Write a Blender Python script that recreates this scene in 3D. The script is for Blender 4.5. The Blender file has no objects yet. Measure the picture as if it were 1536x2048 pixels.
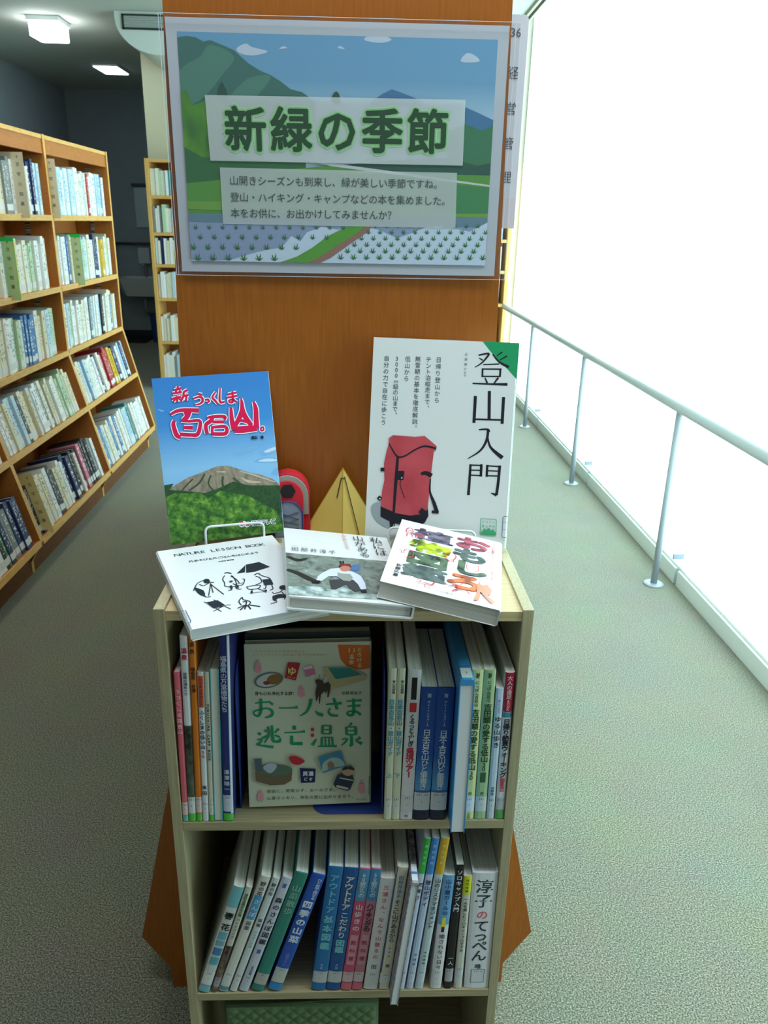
import bpy, bmesh, math, random
from mathutils import Matrix, Vector

# ------------------------------------------------------------------ camera, world, lights, exposure
SC = bpy.context.scene
COL = SC.collection
rad = math.radians
cam_d = bpy.data.cameras.new('camera'); cam = bpy.data.objects.new('camera', cam_d); COL.objects.link(cam)
def cam_matrix(pitch, yaw, roll, loc):
    cp, sp, cy, sy, cr, sr = math.cos(pitch), math.sin(pitch), math.cos(yaw), math.sin(yaw), math.cos(roll), math.sin(roll)
    f = Vector((sy*cp, cy*cp, -sp)); r = Vector((cy, -sy, 0)); u = r.cross(f)
    r2 = cr*r + sr*u; u2 = -sr*r + cr*u
    m = Matrix((( r2.x, u2.x, -f.x, loc[0]), (r2.y, u2.y, -f.y, loc[1]), (r2.z, u2.z, -f.z, loc[2]), (0, 0, 0, 1)))
    return m
cam.matrix_world = cam_matrix(rad(20.316), rad(2.362), rad(1.245), (0.0084, -0.7628, 1.2764))
cam_d.sensor_fit = 'VERTICAL'; cam_d.sensor_height = 24; cam_d.lens = 24*1565.85/2048; cam_d.clip_start = 0.02
cam_d.dof.use_dof = True; cam_d.dof.focus_distance = 1.0; cam_d.dof.aperture_fstop = 11
SC.camera = cam

W = bpy.data.worlds.new('world'); SC.world = W; W.use_nodes = True
W.node_tree.nodes['Background'].inputs[0].default_value = (0.80, 0.92, 1.0, 1)
W.node_tree.nodes['Background'].inputs[1].default_value = 0.26
SC.view_settings.view_transform = 'Standard'; SC.view_settings.look = 'None'
SC.view_settings.exposure = 0.0; SC.view_settings.gamma = 1.0; SC.view_settings.use_curve_mapping = False
BLIND = 5.6          # brightness of the daylit blinds
LAMP = 16.0          # brightness of the ceiling lamps

def area(name, loc, rot, sx, sy, power, color):
    d = bpy.data.lights.new(name, 'AREA'); d.shape = 'RECTANGLE'; d.size = sx; d.size_y = sy; d.energy = power; d.color = color
    o = bpy.data.objects.new(name, d); COL.objects.link(o); o.location = loc; o.rotation_euler = rot; return o
# unseen overhead area lights without fixtures, above the display front and the left aisle
area('unseen_overhead_light', (0.1, -0.2, 2.44), (0, 0, 0), 1.2, 0.3, 20, (0.86, 0.92, 1.0))
area('unseen_overhead_light', (-1.0, 2.2, 2.44), (0, 0, 0), 0.3, 1.2, 11, (1.0, 0.93, 0.82))

# ------------------------------------------------------------------ materials
def lin(c):
    out = []
    for v in c[:3]:
        v = v/255.0
        out.append(v/12.92 if v <= 0.04045 else ((v+0.055)/1.055)**2.4)
    return (out[0], out[1], out[2], 1.0)
_M = {}
def mat(c, rough=0.5, noise=0.0, scale=40.0, spec=0.4, bump=0.0, name=None):
    key = (tuple(c), rough, noise, scale, spec, bump)
    if key in _M: return _M[key]
    m = bpy.data.materials.new(name or 'paint'); m.use_nodes = True
    nt = m.node_tree; b = nt.nodes['Principled BSDF']
    b.inputs['Base Color'].default_value = lin(c); b.inputs['Roughness'].default_value = rough
    b.inputs['Specular IOR Level'].default_value = spec
    if noise or bump:
        tc = nt.nodes.new('ShaderNodeTexCoord'); n = nt.nodes.new('ShaderNodeTexNoise'); n.inputs['Scale'].default_value = scale
        n.inputs['Detail'].default_value = 4
        nt.links.new(tc.outputs['Object'], n.inputs['Vector'])
        if noise:
            mx = nt.nodes.new('ShaderNodeMix'); mx.data_type = 'RGBA'
            lo = [v*(1-noise) for v in lin(c)[:3]]; hi = [min(1, v*(1+noise)) for v in lin(c)[:3]]
            mx.inputs[6].default_value = (*lo, 1); mx.inputs[7].default_value = (*hi, 1)
            nt.links.new(n.outputs['Fac'], mx.inputs[0]); nt.links.new(mx.outputs[2], b.inputs['Base Color'])
        if bump:
            bp = nt.nodes.new('ShaderNodeBump'); bp.inputs['Strength'].default_value = bump; bp.inputs['Distance'].default_value = 0.002
            nt.links.new(n.outputs['Fac'], bp.inputs['Height']); nt.links.new(bp.outputs[0], b.inputs['Normal'])
    _M[key] = m
    return m
def emis(c, s, name='glow'):
    m = bpy.data.materials.new(name); m.use_nodes = True; nt = m.node_tree; nt.nodes.clear()
    e = nt.nodes.new('ShaderNodeEmission'); e.inputs[0].default_value = lin(c); e.inputs[1].default_value = s
    o = nt.nodes.new('ShaderNodeOutputMaterial'); nt.links.new(e.outputs[0], o.inputs[0]); return m
def ramp_mat(name, stops, kind='noise', scale=(1, 1, 1), detail=5, rough=0.5, nscale=5.0, axis=None, dist=0.0, bump=0.0, coord='Object', spec=0.4):
    m = bpy.data.materials.new(name); m.use_nodes = True; nt = m.node_tree; b = nt.nodes['Principled BSDF']
    b.inputs['Roughness'].default_value = rough; b.inputs['Specular IOR Level'].default_value = spec
    tc = nt.nodes.new('ShaderNodeTexCoord'); mp = nt.nodes.new('ShaderNodeMapping'); mp.inputs['Scale'].default_value = scale
    nt.links.new(tc.outputs[coord], mp.inputs[0])
    if kind == 'noise':
        n = nt.nodes.new('ShaderNodeTexNoise'); n.inputs['Scale'].default_value = nscale; n.inputs['Detail'].default_value = detail
        n.inputs['Distortion'].default_value = dist; n.inputs['Roughness'].default_value = 0.68 if detail >= 8 else 0.5; nt.links.new(mp.outputs[0], n.inputs['Vector']); out = n.outputs['Fac']
    elif kind == 'voronoi':
        n = nt.nodes.new('ShaderNodeTexVoronoi'); n.inputs['Scale'].default_value = nscale; nt.links.new(mp.outputs[0], n.inputs['Vector']); out = n.outputs['Distance']
    else:
        s = nt.nodes.new('ShaderNodeSeparateXYZ'); nt.links.new(mp.outputs[0], s.inputs[0]); out = s.outputs[axis]
    r = nt.nodes.new('ShaderNodeValToRGB'); els = r.color_ramp.elements
    while len(els) < len(stops): els.new(0.5)
    for e, (p, c) in zip(els, stops): e.position = p; e.color = lin(c)
    nt.links.new(out, r.inputs[0]); nt.links.new(r.outputs[0], b.inputs['Base Color'])
    if bump:
        bp = nt.nodes.new('ShaderNodeBump'); bp.inputs['Strength'].default_value = bump; bp.inputs['Distance'].default_value = 0.001
        nt.links.new(out, bp.inputs['Height']); nt.links.new(bp.outputs[0], b.inputs['Normal'])
    return m

M_OAK_H = ramp_mat('light_oak', [(0.3, (158, 144, 106)), (0.7, (180, 166, 128))], scale=(3, 60, 60), rough=0.45, bump=0.1)
M_OAK_V = ramp_mat('light_oak_upright', [(0.3, (162, 150, 114)), (0.7, (184, 172, 136))], scale=(60, 60, 3), rough=0.45, bump=0.1)
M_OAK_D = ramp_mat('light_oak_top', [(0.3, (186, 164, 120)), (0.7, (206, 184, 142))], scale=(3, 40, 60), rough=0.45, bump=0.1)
M_LAM = ramp_mat('orange_brown_laminate', [(0.25, (142, 76, 15)), (0.75, (160, 90, 22))], scale=(30, 30, 2), rough=0.42, nscale=9)
M_LAM_SHELF = ramp_mat('shelf_laminate', [(0.25, (168, 100, 40)), (0.75, (186, 116, 50))], scale=(20, 4, 20), rough=0.5, nscale=6)
M_EDGE = ramp_mat('pale_wood_edge', [(0.3, (208, 158, 82)), (0.7, (226, 178, 104))], scale=(20, 4, 20), rough=0.5, nscale=6)
M_DARKWOOD = ramp_mat('plinth_wood', [(0.3, (110, 66, 30)), (0.7, (128, 80, 40))], scale=(20, 4, 20), rough=0.5, nscale=6)
M_PAGES = ramp_mat('page_edges', [(0.35, (205, 203, 190)), (0.65, (232, 230, 220))], scale=(900, 3, 3), rough=0.8, nscale=1.0, detail=2)
M_PAGES_Z = ramp_mat('page_edges_flat', [(0.35, (196, 192, 180)), (0.65, (226, 222, 212))], scale=(3, 3, 1400), rough=0.8, nscale=1.0, detail=2)
M_WHITE = mat((235, 236, 234), 0.35)
M_PAPER = mat((226, 228, 228), 0.6)
M_BLACK = mat((22, 22, 26), 0.5)
M_STEEL = mat((150, 158, 166), 0.35, spec=0.7)

# ------------------------------------------------------------------ mesh helpers
class MB:
    def __init__(s): s.v = []; s.f = []; s.mi = []
    def add(s, vs, fs, m=0):
        n = len(s.v); s.v += [tuple(p) for p in vs]; s.f += [tuple(i+n for i in f) for f in fs]; s.mi += [m]*len(fs); return s
    def box(s, a, b, m=0, T=None):
        x0, y0, z0 = a; x1, y1, z1 = b
        vs = [(x0,y0,z0),(x1,y0,z0),(x1,y1,z0),(x0,y1,z0),(x0,y0,z1),(x1,y0,z1),(x1,y1,z1),(x0,y1,z1)]
        if T: vs = [T @ Vector(p) for p in vs]
        return s.add(vs, [(0,3,2,1),(4,5,6,7),(0,1,5,4),(1,2,6,5),(2,3,7,6),(3,0,4,7)], m)
    def prism(s, pts, y0, y1, axis='y', m=0, me=None):
        n = len(pts)
        def P(a, b, t): return {'y': (a, t, b), 'x': (t, a, b), 'z': (a, b, t)}[axis]
        vs = [P(a, b, y0) for a, b in pts] + [P(a, b, y1) for a, b in pts]
        s.add(vs, [tuple(range(n)), tuple(reversed(range(n, 2*n)))], m)
        k = len(s.v) - 2*n
        me = m if me is None else me
        for i in range(n):
            j = (i+1) % n; s.f.append((k+i, k+n+i, k+n+j, k+j)); s.mi.append(me)
        return s
    def tube(s, path, r, n=10, m=0, closed=False, caps=True):
        path = [Vector(p) for p in path]; rings = []; up = None
        rr = r if isinstance(r, (list, tuple)) else [r]*len(path)
        for i, p in enumerate(path):
            a = path[i-1] if (i > 0 or closed) else p; b = path[(i+1) % len(path)] if (i < len(path)-1 or closed) else p
            d = (b-a).normalized()
            if up is None: up = Vector((0, 0, 1)) if abs(d.z) < 0.9 else Vector((1, 0, 0))
            sx = d.cross(up).normalized(); up = sx.cross(d).normalized()
            rings.append([p + (sx*math.cos(2*math.pi*k/n) + up*math.sin(2*math.pi*k/n))*rr[i] for k in range(n)])
        base = len(s.v)
        for rg in rings: s.v += [tuple(p) for p in rg]
        L = len(rings)
        for i in range(L if closed else L-1):
            j = (i+1) % L
            for k in range(n):
                k2 = (k+1) % n; s.f.append((base+i*n+k, base+i*n+k2, base+j*n+k2, base+j*n+k)); s.mi.append(m)
        if caps and not closed:
            s.f.append(tuple(base+k for k in reversed(range(n)))); s.mi.append(m)
            s.f.append(tuple(base+(L-1)*n+k for k in range(n))); s.mi.append(m)
        return s
    def link(s, name, mats, parent=None, smooth=False, bevel=0.0, fix=True):
        me = bpy.data.meshes.new(name); me.from_pydata(s.v, [], s.f)
        mats = mats if isinstance(mats, (list, tuple)) else [mats]
        for m in mats: me.materials.append(m)
        if len(mats) > 1: me.polygons.foreach_set('material_index', s.mi)
        if fix or bevel:
            bm = bmesh.new(); bm.from_mesh(me)
            if fix: bmesh.ops.recalc_face_normals(bm, faces=bm.faces)
            if bevel: bmesh.ops.bevel(bm, geom=bm.edges[:], offset=bevel, segments=2, affect='EDGES', profile=0.6)
            bm.to_mesh(me); bm.free()
        if smooth: me.polygons.foreach_set('use_smooth', [True]*len(me.polygons))
        me.update()
        o = bpy.data.objects.new(name, me); COL.objects.link(o)
        if parent: o.parent = parent
        return o
def tag(o, label=None, cat=None, group=None, kind=None):
    if label: o['label'] = label
    if cat: o['category'] = cat
    if group: o['group'] = group
    if kind: o['kind'] = kind
    return o
def empty(name, M=None, loc=None):
    o = bpy.data.objects.new(name, None); COL.objects.link(o); o.empty_display_size = 0.05
    if M is not None: o.matrix_world = M
    if loc is not None: o.location = loc
    return o
def frame(ex, ey, ez, loc):
    return Matrix(((ex[0], ey[0], ez[0], loc[0]), (ex[1], ey[1], ez[1], loc[1]), (ex[2], ey[2], ez[2], loc[2]), (0, 0, 0, 1)))

# ------------------------------------------------------------------ lettering and flat print
_gc = bpy.data.curves.new('glyphs', 'FONT'); _gc.resolution_u = 2; _go = bpy.data.objects.new('glyphs', _gc); COL.objects.link(_go)
_G = {}
def glyph(ch, off):
    k = (ch, off)
    if k not in _G:
        _gc.body = ch; _gc.offset = off; _gc.size = 1
        dg = bpy.context.evaluated_depsgraph_get(); dg.update()
        me = bpy.data.meshes.new_from_object(_go.evaluated_get(dg))
        _G[k] = ([(v.co.x, v.co.y) for v in me.vertices], [tuple(p.vertices) for p in me.polygons])
        bpy.data.meshes.remove(me)
    return _G[k]
ROT = set('ー〜—')
def put_glyph(out, ch, u, v, size, off=0.0, sx=1.0, vert=False, rot=0.0, shear=0.0):
    if off > 0.008:
        for k in range(8):
            put_glyph(out, ch, u+off*size*sx*math.cos(k*math.pi/4), v+off*size*math.sin(k*math.pi/4), size, 0.0, sx, vert, rot, shear)
        off = 0.0
    vs, fs = glyph(ch, 0.0)
    if not vs: return
    latin = ord(ch) < 0x250
    cx = (min(p[0] for p in vs)+max(p[0] for p in vs))/2 if latin else 0.5
    cy = 0.36 if latin else 0.38
    a = rot
    if vert and ch in ROT: a += -math.pi/2
    ca, sa = math.cos(a), math.sin(a); pts = []
    for x, y in vs:
        x = (x-cx)*size; y = (y-cy)*size
        if vert and ch in '、。': x += 0.55*size; y += 0.5*size
        x, y = x*ca-y*sa, x*sa+y*ca
        pts.append((u+(x+shear*y)*sx, v+y))
    n = len(out.v); out.nb = getattr(out, 'nb', 0)+1; e = (out.nb % 30)*2e-6
    out.v += [(a_, b_, e) for a_, b_ in pts]; out.f += [tuple(i+n for i in f) for f in fs]
class P2:          # a bag of 2D polygons
    def __init__(s): s.v = []; s.f = []
    def poly(s, pts): n = len(s.v); s.v += list(pts); s.f.append(tuple(range(n, n+len(pts)))); return s
def smooth(pts, closed=True, k=5):
    n = len(pts); out = []
    rng = n if closed else n-1
    for i in range(rng):
        p0 = pts[(i-1) % n] if closed or i > 0 else pts[i]; p1 = pts[i]; p2 = pts[(i+1) % n]
        p3 = pts[(i+2) % n] if closed or i+2 < n else p2
        for j in range(k):
            t = j/k
            out.append(tuple(0.5*((2*p1[d])+(-p0[d]+p2[d])*t+(2*p0[d]-5*p1[d]+4*p2[d]-p3[d])*t*t+(-p0[d]+3*p1[d]-3*p2[d]+p3[d])*t**3) for d in (0, 1)))
    if not closed: out.append(pts[-1])
    return out
def ribbon(out, pts, w, sm=True):
    ws = w if isinstance(w, (list, tuple)) else [w]*len(pts)
    if sm and len(pts) > 2:
        q = [(p[0], p[1]) for p in pts]; k = 4; s = smooth(q, False, k)
        nw = []
        for i in range(len(s)):
            t = i/k; a = min(int(t), len(ws)-1); b = min(a+1, len(ws)-1); nw.append(ws[a]+(ws[b]-ws[a])*(t-a))
        pts, ws = s, nw
    L = []; R = []
    for i, p in enumerate(pts):
        a = pts[max(0, i-1)]; b = pts[min(len(pts)-1, i+1)]
        dx, dy = b[0]-a[0], b[1]-a[1]; l = math.hypot(dx, dy) or 1
        nx, ny = -dy/l*ws[i]/2, dx/l*ws[i]/2
        L.append((p[0]+nx, p[1]+ny)); R.append((p[0]-nx, p[1]-ny))
    n = len(out.v); m = len(pts)
    out.nb = getattr(out, 'nb', 0)+1; e = (out.nb % 30)*2e-6
    out.v += [(a_, b_, e) for a_, b_ in L+R]
    for i in range(m-1): out.f.append((n+i, n+i+1, n+m+i+1, n+m+i))
def disc(c, rx, ry=None, n=20, a=0.0):
    ry = ry or rx
    return [(c[0]+rx*math.cos(t)*math.cos(a)-ry*math.sin(t)*math.sin(a), c[1]+rx*math.cos(t)*math.sin(a)+ry*math.sin(t)*math.cos(a)) for t in [2*math.pi*i/n for i in range(n)]]
def solve8(src, dst):
    A = []
    for (x, y), (u, v) in zip(src, dst):
        A.append([x, y, 1, 0, 0, 0, -u*x, -u*y, u]); A.append([0, 0, 0, x, y, 1, -v*x, -v*y, v])
    n = 8
    for i in range(n):
        p = max(range(i, n), key=lambda r: abs(A[r][i])); A[i], A[p] = A[p], A[i]
        for r in range(n):
            if r != i:
                f = A[r][i]/A[i][i]
                if f: A[r] = [a-f*b for a, b in zip(A[r], A[i])]
    return [A[i][8]/A[i][i] for i in range(n)]
class Art:
    """flat print on a sheet w x h; drawn in the coordinates of a sketch whose corner points TL,TR,BR,BL are given"""
    def __init__(s, root, w, h, quad, place, step=0.00012):
        s.root, s.w, s.h, s.place, s.step = root, w, h, place, step
        s.H = solve8(quad, [(0, h), (w, h), (w, 0), (0, 0)]); s.n = 0; s.crop(0, 0, 1)
    def crop(s, ox, oy, sc): s.o = (ox, oy, sc); return s
    def m(s, p):
        x = s.o[0]+p[0]/s.o[2]; y = s.o[1]+p[1]/s.o[2]; h = s.H; d = h[6]*x+h[7]*y+1
        return ((h[0]*x+h[1]*y+h[2])/d, (h[3]*x+h[4]*y+h[5])/d)
    def scale(s, p):
        a = s.m(p); b = s.m((p[0]+10, p[1])); c = s.m((p[0], p[1]+10))
        return (math.dist(a, b)+math.dist(a, c))/20
    def emit(s, name, P, material, label=None, kind=None):
        s.n += 1; d = s.n*s.step
        vs = [s.place(p[0], p[1], d+(p[2] if len(p) > 2 else 0)) for p in P.v]
        mb = MB(); mb.v = vs; mb.f = P.f; mb.mi = [0]*len(P.f)
        o = mb.link(name, material, s.root, fix=False)
        if label: o['label'] = label
        return o
    def clip(s, p): return (min(max(p[0], 0), s.w), min(max(p[1], 0), s.h))
    def poly(s, name, polys, material, sm=False, label=None):
        P = P2()
        for pl in polys:
            if sm: pl = smooth(pl)
            P.poly([s.clip(s.m(p)) for p in pl])
        return s.emit(name, P, material, label)
    def lines(s, name, strokes, material, sm=True, extra=0.0, label=None, blobs=()):
        P = P2()
        for pts, w in strokes:
            k = s.scale(pts[0]); ws = [(x+extra)*k for x in w] if isinstance(w, (list, tuple)) else (w+extra)*k
            ribbon(P, [s.m(p) for p in pts], ws, sm)
        for b in blobs: P.poly([s.m(p) for p in b])
        return s.emit(name, P, material, label)
    def text(s, name, items, material, label=None):
        """items: (string, first glyph centre, last glyph centre, glyph size, bold, options)"""
        P = P2()
        for it in items:
            st, a, b, size, bold = it[:5]; opt = it[5] if len(it) > 5 else {}
            A = s.m(a); B = s.m(b); k = s.scale(a); n = len(st)
            for i, ch in enumerate(st):
                if ch == ' ': continue
                t = i/(n-1) if n > 1 else 0
                put_glyph(P, ch, A[0]+(B[0]-A[0])*t, A[1]+(B[1]-A[1])*t, size*k, bold, **opt)
        return s.emit(name, P, material, label)

# ------------------------------------------------------------------ the room
M_CARPET = bpy.data.materials.new('speckled_carpet'); M_CARPET.use_nodes = True
def build_carpet():
    nt = M_CARPET.node_tree; b = nt.nodes['Principled BSDF']; b.inputs['Roughness'].default_value = 0.95; b.inputs['Specular IOR Level'].default_value = 0.15
    try:
        b.inputs['Sheen Weight'].default_value = 0.25
    except Exception: pass
    tc = nt.nodes.new('ShaderNodeTexCoord')
    n = nt.nodes.new('ShaderNodeTexNoise'); n.inputs['Scale'].default_value = 340; n.inputs['Detail'].default_value = 3; n.inputs['Roughness'].default_value = 0.7
    n2 = nt.nodes.new('ShaderNodeTexNoise'); n2.inputs['Scale'].default_value = 5
    nt.links.new(tc.outputs['Object'], n.inputs['Vector']); nt.links.new(tc.outputs['Object'], n2.inputs['Vector'])
    r = nt.nodes.new('ShaderNodeValToRGB'); e = r.color_ramp.elements
    e[0].position = 0.38; e[0].color = lin((70, 70, 58)); e[1].position = 0.64; e[1].color = lin((178, 176, 154)); e.new(0.5).color = lin((122, 122, 104))
    nt.links.new(n.outputs['Fac'], r.inputs[0])
    mx = nt.nodes.new('ShaderNodeMix'); mx.data_type = 'RGBA'; mx.blend_type = 'MULTIPLY'; mx.inputs[0].default_value = 0.25
    nt.links.new(r.outputs[0], mx.inputs[6]); nt.links.new(n2.outputs['Color'], mx.inputs[7])
    nt.links.new(mx.outputs[2], b.inputs['Base Color'])
    bp = nt.nodes.new('ShaderNodeBump'); bp.inputs['Strength'].default_value = 0.4; bp.inputs['Distance'].default_value = 0.003
    nt.links.new(n.outputs['Fac'], bp.inputs['Height']); nt.links.new(bp.outputs[0], b.inputs['Normal'])
build_carpet()
def struct(name, mb, m, **k): return tag(mb.link(name, m, **k), kind='structure')
M_CEIL = mat((184, 190, 180), 0.9, noise=0.06, scale=60)
M_WALLL = mat((150, 162, 166), 0.9, noise=0.08, scale=8)
M_WALLB = mat((196, 192, 164), 0.9, noise=0.10, scale=90)
M_ALU = mat((214, 222, 220), 0.35, spec=0.7)

# carpet floor in half-metre carpet squares, laid tight
floor = MB().box((-3.0, -3.0, -0.06), (1.30, 8.4, -0.012)).box((-3.0, -3.0, -0.012), (1.30, -1.2458, 0.0))
floor = struct('floor', floor, mat((90, 92, 84), 0.9))
tile_me = None
cx0, cy0 = -3.0, -0.92
for i in range(9):
    for j in range(19):
        x0 = cx0 + i*0.5; y0 = -1.245 + j*0.5
        if x0 >= 1.25 or y0 > 8.3: continue
        x1 = min(x0+0.4998, 1.30); y1 = min(y0+0.4998, 8.4)
        t = MB().box((x0, y0, -0.012), (x1, y1, 0.0)).link('carpet_tile', M_CARPET, floor, fix=False)
struct('ceiling', MB().box((-3.0, -3.0, 2.5), (1.08, 8.4, 2.6)), M_CEIL)
struct('ceiling_recess', MB().box((1.08, -3.0, 2.70), (1.40, 5.80, 2.76)).box((1.06, -3.0, 2.5), (1.08, 5.8, 2.76)), M_CEIL)
tr = MB().box((1.045, -3.0, 2.482), (1.062, 5.74, 2.50)).box((1.078, -3.0, 2.476), (1.094, 5.74, 2.51))
struct('trim_1', tr, mat((170, 164, 146), 0.5))
struct('wall_left', MB().box((-3.1, -3.0, 0), (-3.0, 8.4, 2.5)), M_WALLL)
struct('wall_far', MB().box((-3.1, 8.4, 0), (-1.2, 8.5, 2.5)), M_WALLL)
struct('wall_back', MB().box((-1.57, 5.80, 0), (1.40, 6.0, 2.76)).box((-1.57, 6.0, 0), (-1.45, 8.4, 2.5)), M_WALLB)
struct('baseboard_far', MB().box((-3.0, 8.385, 0), (-1.57, 8.40, 0.07)), mat((40, 42, 44), 0.6))
# window wall: sill rail in lengths, jamb, mullions behind the blinds
struct('wall_right', MB().box((1.245, -3.0, -0.02), (1.40, -0.54, 2.76)).box((1.30, -0.54, -0.02), (1.40, 5.80, 0.05)).box((1.30, -3.0, 2.60), (1.40, 5.80, 2.76)), mat((205, 208, 205), 0.8))
YS = [-0.54, 0.69, 1.91, 3.13, 4.35, 5.57]
for a, b in zip(YS[:-1], YS[1:]):
    struct('trim_2', MB().box((1.235, a+0.012, 0.0), (1.30, b-0.012, 0.045)).box((1.235, a+0.012, 0.045), (1.245, b-0.012, 0.062)), M_ALU)
for y in YS[1:]:
    struct('trim_3', MB().box((1.262, y-0.02, 0.05), (1.30, y+0.02, 2.60)).box((1.215, y-0.005, 0.105), (1.262, y+0.005, 0.125)), mat((130, 140, 150), 0.5))
struct('trim_4', MB().box((1.20, 5.60, 0.0), (1.30, 5.80, 2.70)), mat((214, 208, 186), 0.7))
M_GLASS = mat((210, 225, 228), 0.05); M_GLASS.node_tree.nodes['Principled BSDF'].inputs['Transmission Weight'].default_value = 1.0
M_BLIND = emis((208, 244, 248), BLIND, 'daylit_blind')
for k, (a, b) in enumerate(zip(YS[:-1], YS[1:])):
    o = empty('window_%d' % (len(YS)-1-k), loc=(1.25, (a+b)/2, 0)); o['kind'] = 'structure'
    g = MB().box((0.004, (a-b)/2+0.006, 0.066), (0.008, (b-a)/2-0.006, 2.66)).link('roller_blind', M_BLIND, o)
    MB().box((0.062, (a-b)/2+0.02, 0.06), (0.066, (b-a)/2-0.02, 2.60)).link('pane', M_GLASS, o)
    MB().box((-0.004, (a-b)/2+0.004, 0.060), (0.012, (b-a)/2-0.004, 0.072)).link('blind_bottom_bar', mat((228, 232, 232), 0.4), o)
    MB().tube([(0.006, (a-b)/2+0.01, 2.675), (0.006, (b-a)/2-0.01, 2.675)], 0.022, 12).link('blind_roller', mat((228, 232, 232), 0.4), o, smooth=True)

# handrail before the window
rail = empty('handrail', loc=(1.155, 1.9, 0)); tag(rail, 'brushed steel handrail on slim posts running along the bright window', 'handrail')
MB().tube([(0, -2.40, 0.685), (0, 3.515, 0.685)], 0.0195, 16).link('top_rail', mat((166, 174, 176), 0.32, spec=0.7), rail, smooth=True)
for y in (4.35, 3.13, 1.91, 0.69, -0.45):
    p = MB().tube([(0, y-1.9, 0.004), (0, y-1.9, 0.672)], 0.0125, 14).link('post', M_STEEL, rail, smooth=True)
    MB().tube([(0, y-1.9, 0.0005), (0, y-1.9, 0.005), (0, y-1.9, 0.008)], [0.037, 0.037, 0.030], 20).link('base_flange', M_STEEL, p, smooth=False)

# ceiling lamps
M_LAMP = emis((246, 252, 255), LAMP, 'lamp_diffuser')
l1 = empty('ceiling_lamp', loc=(-2.055, 5.35, 2.5)); tag(l1, 'bright square surface-mounted ceiling lamp nearest above the left bookcase', 'ceiling lamp')
MB().box((-0.105, -0.12, -0.03), (0.105, 0.12, -0.0005)).link('housing', M_WHITE, l1, bevel=0.004)
MB().box((-0.095, -0.11, -0.12), (0.095, 0.11, -0.03)).link('diffuser', M_LAMP, l1, bevel=0.01)
l2 = empty('ceiling_lamp', loc=(-2.16, 7.15, 2.5)); tag(l2, 'flush square ceiling lamp with bluish light, farther back', 'ceiling lamp')
MB().box((-0.11, -0.20, -0.015), (0.11, 0.20, -0.0005)).link('housing', M_WHITE, l2)
MB().box((-0.10, -0.19, -0.022), (0.10, 0.19, -0.015)).link('diffuser', emis((205, 216, 255), LAMP*0.35, 'lamp_blue'), l2)

# air conditioner under the ceiling, on the near face of the cream pier
ac = empty('air_conditioner', loc=(-1.30, 5.42, 2.5)); tag(ac, 'white ceiling air conditioner with rounded corner above the cream pier', 'air conditioner')
prof = [(0.55, -0.0005), (-0.238, -0.0005), (-0.238, -0.035)] + [(-0.238+0.27*(1-math.cos(t)), -0.035-0.205*math.sin(t)) for t in [math.pi/2*i/10 for i in range(1, 11)]] + [(0.55, -0.24)]
MB().prism(prof, -0.36, 0.375).link('casing', mat((214, 220, 212), 0.5), ac)
g = MB()
g.box((-0.19, -0.37, -0.102), (0.30, -0.361, -0.092)).box((-0.19, -0.37, -0.026), (0.30, -0.361, -0.016)).box((-0.19, -0.37, -0.102), (-0.178, -0.361, -0.016)).box((0.29, -0.37, -0.102), (0.30, -0.361, -0.016))
g.link('vent_frame', mat((40, 48, 46), 0.6), ac)
for k in range(5): MB().box((-0.178, -0.366, -0.090+0.0135*k), (0.29, -0.361, -0.080+0.0135*k)).link('louvre', mat((160, 166, 160), 0.6), ac)

# wash basin on the far wall with pipes, mirror, towel shelf, bin
sk = empty('wash_basin', loc=(-2.30, 8.39, 0)); tag(sk, 'white wall-hung wash basin with tap at the far wall', 'wash basin')
bp = [(-0.26, 0.0), (-0.26, -0.34), (-0.20, -0.42), (0.20, -0.42), (0.26, -0.34), (0.26, 0.0)]
s = MB()
n = len(bp)
top = [(x, y, 0.66) for x, y in bp]; inn = [(x*0.84, -0.04+(y+0.0)*0.84, 0.66) for x, y in bp]; bot = [(x*0.6, -0.08+y*0.6, 0.55) for x, y in bp]; und = [(x*0.75, y*0.8, 0.47) for x, y in bp]
s.v = top+inn+bot+und
for i in range(n):
    j = (i+1) % n
    s.f += [(i, j, n+j, n+i), (n+i, n+j, 2*n+j, 2*n+i), (i, 3*n+i, 3*n+j, j)]
s.f += [tuple(range(2*n, 3*n)), tuple(reversed(range(3*n, 4*n)))]; s.mi = [0]*len(s.f)
s.link('basin', mat((210, 216, 214), 0.25), sk)
MB().tube([(0.0, -0.06, 0.661), (0.0, -0.06, 0.76), (0.0, -0.08, 0.79), (0.0, -0.16, 0.78)], 0.014, 8).link('tap', M_STEEL, sk, smooth=True)
MB().tube([(0, -0.18, 0.468), (0, -0.18, 0.30), (0, -0.04, 0.26), (0, -0.002, 0.26)], 0.018, 8).link('drain_pipe', M_STEEL, sk, smooth=True)
so = MB().box((-0.06, -0.09, 0.80), (0.06, -0.002, 0.96)); so.link('soap_holder', mat((196, 202, 200), 0.4), sk)
hb = MB(); hb.tube([(-0.32, -0.02, 1.0), (0.62, -0.02, 1.0)], 0.014, 8); hb.tube([(-0.12, -0.03, 0), (-0.12, -0.03, 1.0)], 0.013, 8); hb.tube([(-0.0, -0.03, 0), (-0.0, -0.03, 1.0)], 0.013, 8)
h = hb.link('grab_rail', mat((52, 58, 60), 0.4), None, smooth=True); h.location = (-2.62, 8.38, 0); tag(h, 'dark grab rail with two uprights beside the wash basin', 'grab rail')
mr = empty('mirror', loc=(-2.22, 8.398, 1.17)); tag(mr, 'pale framed mirror on the far wall above the basin', 'mirror')
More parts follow.
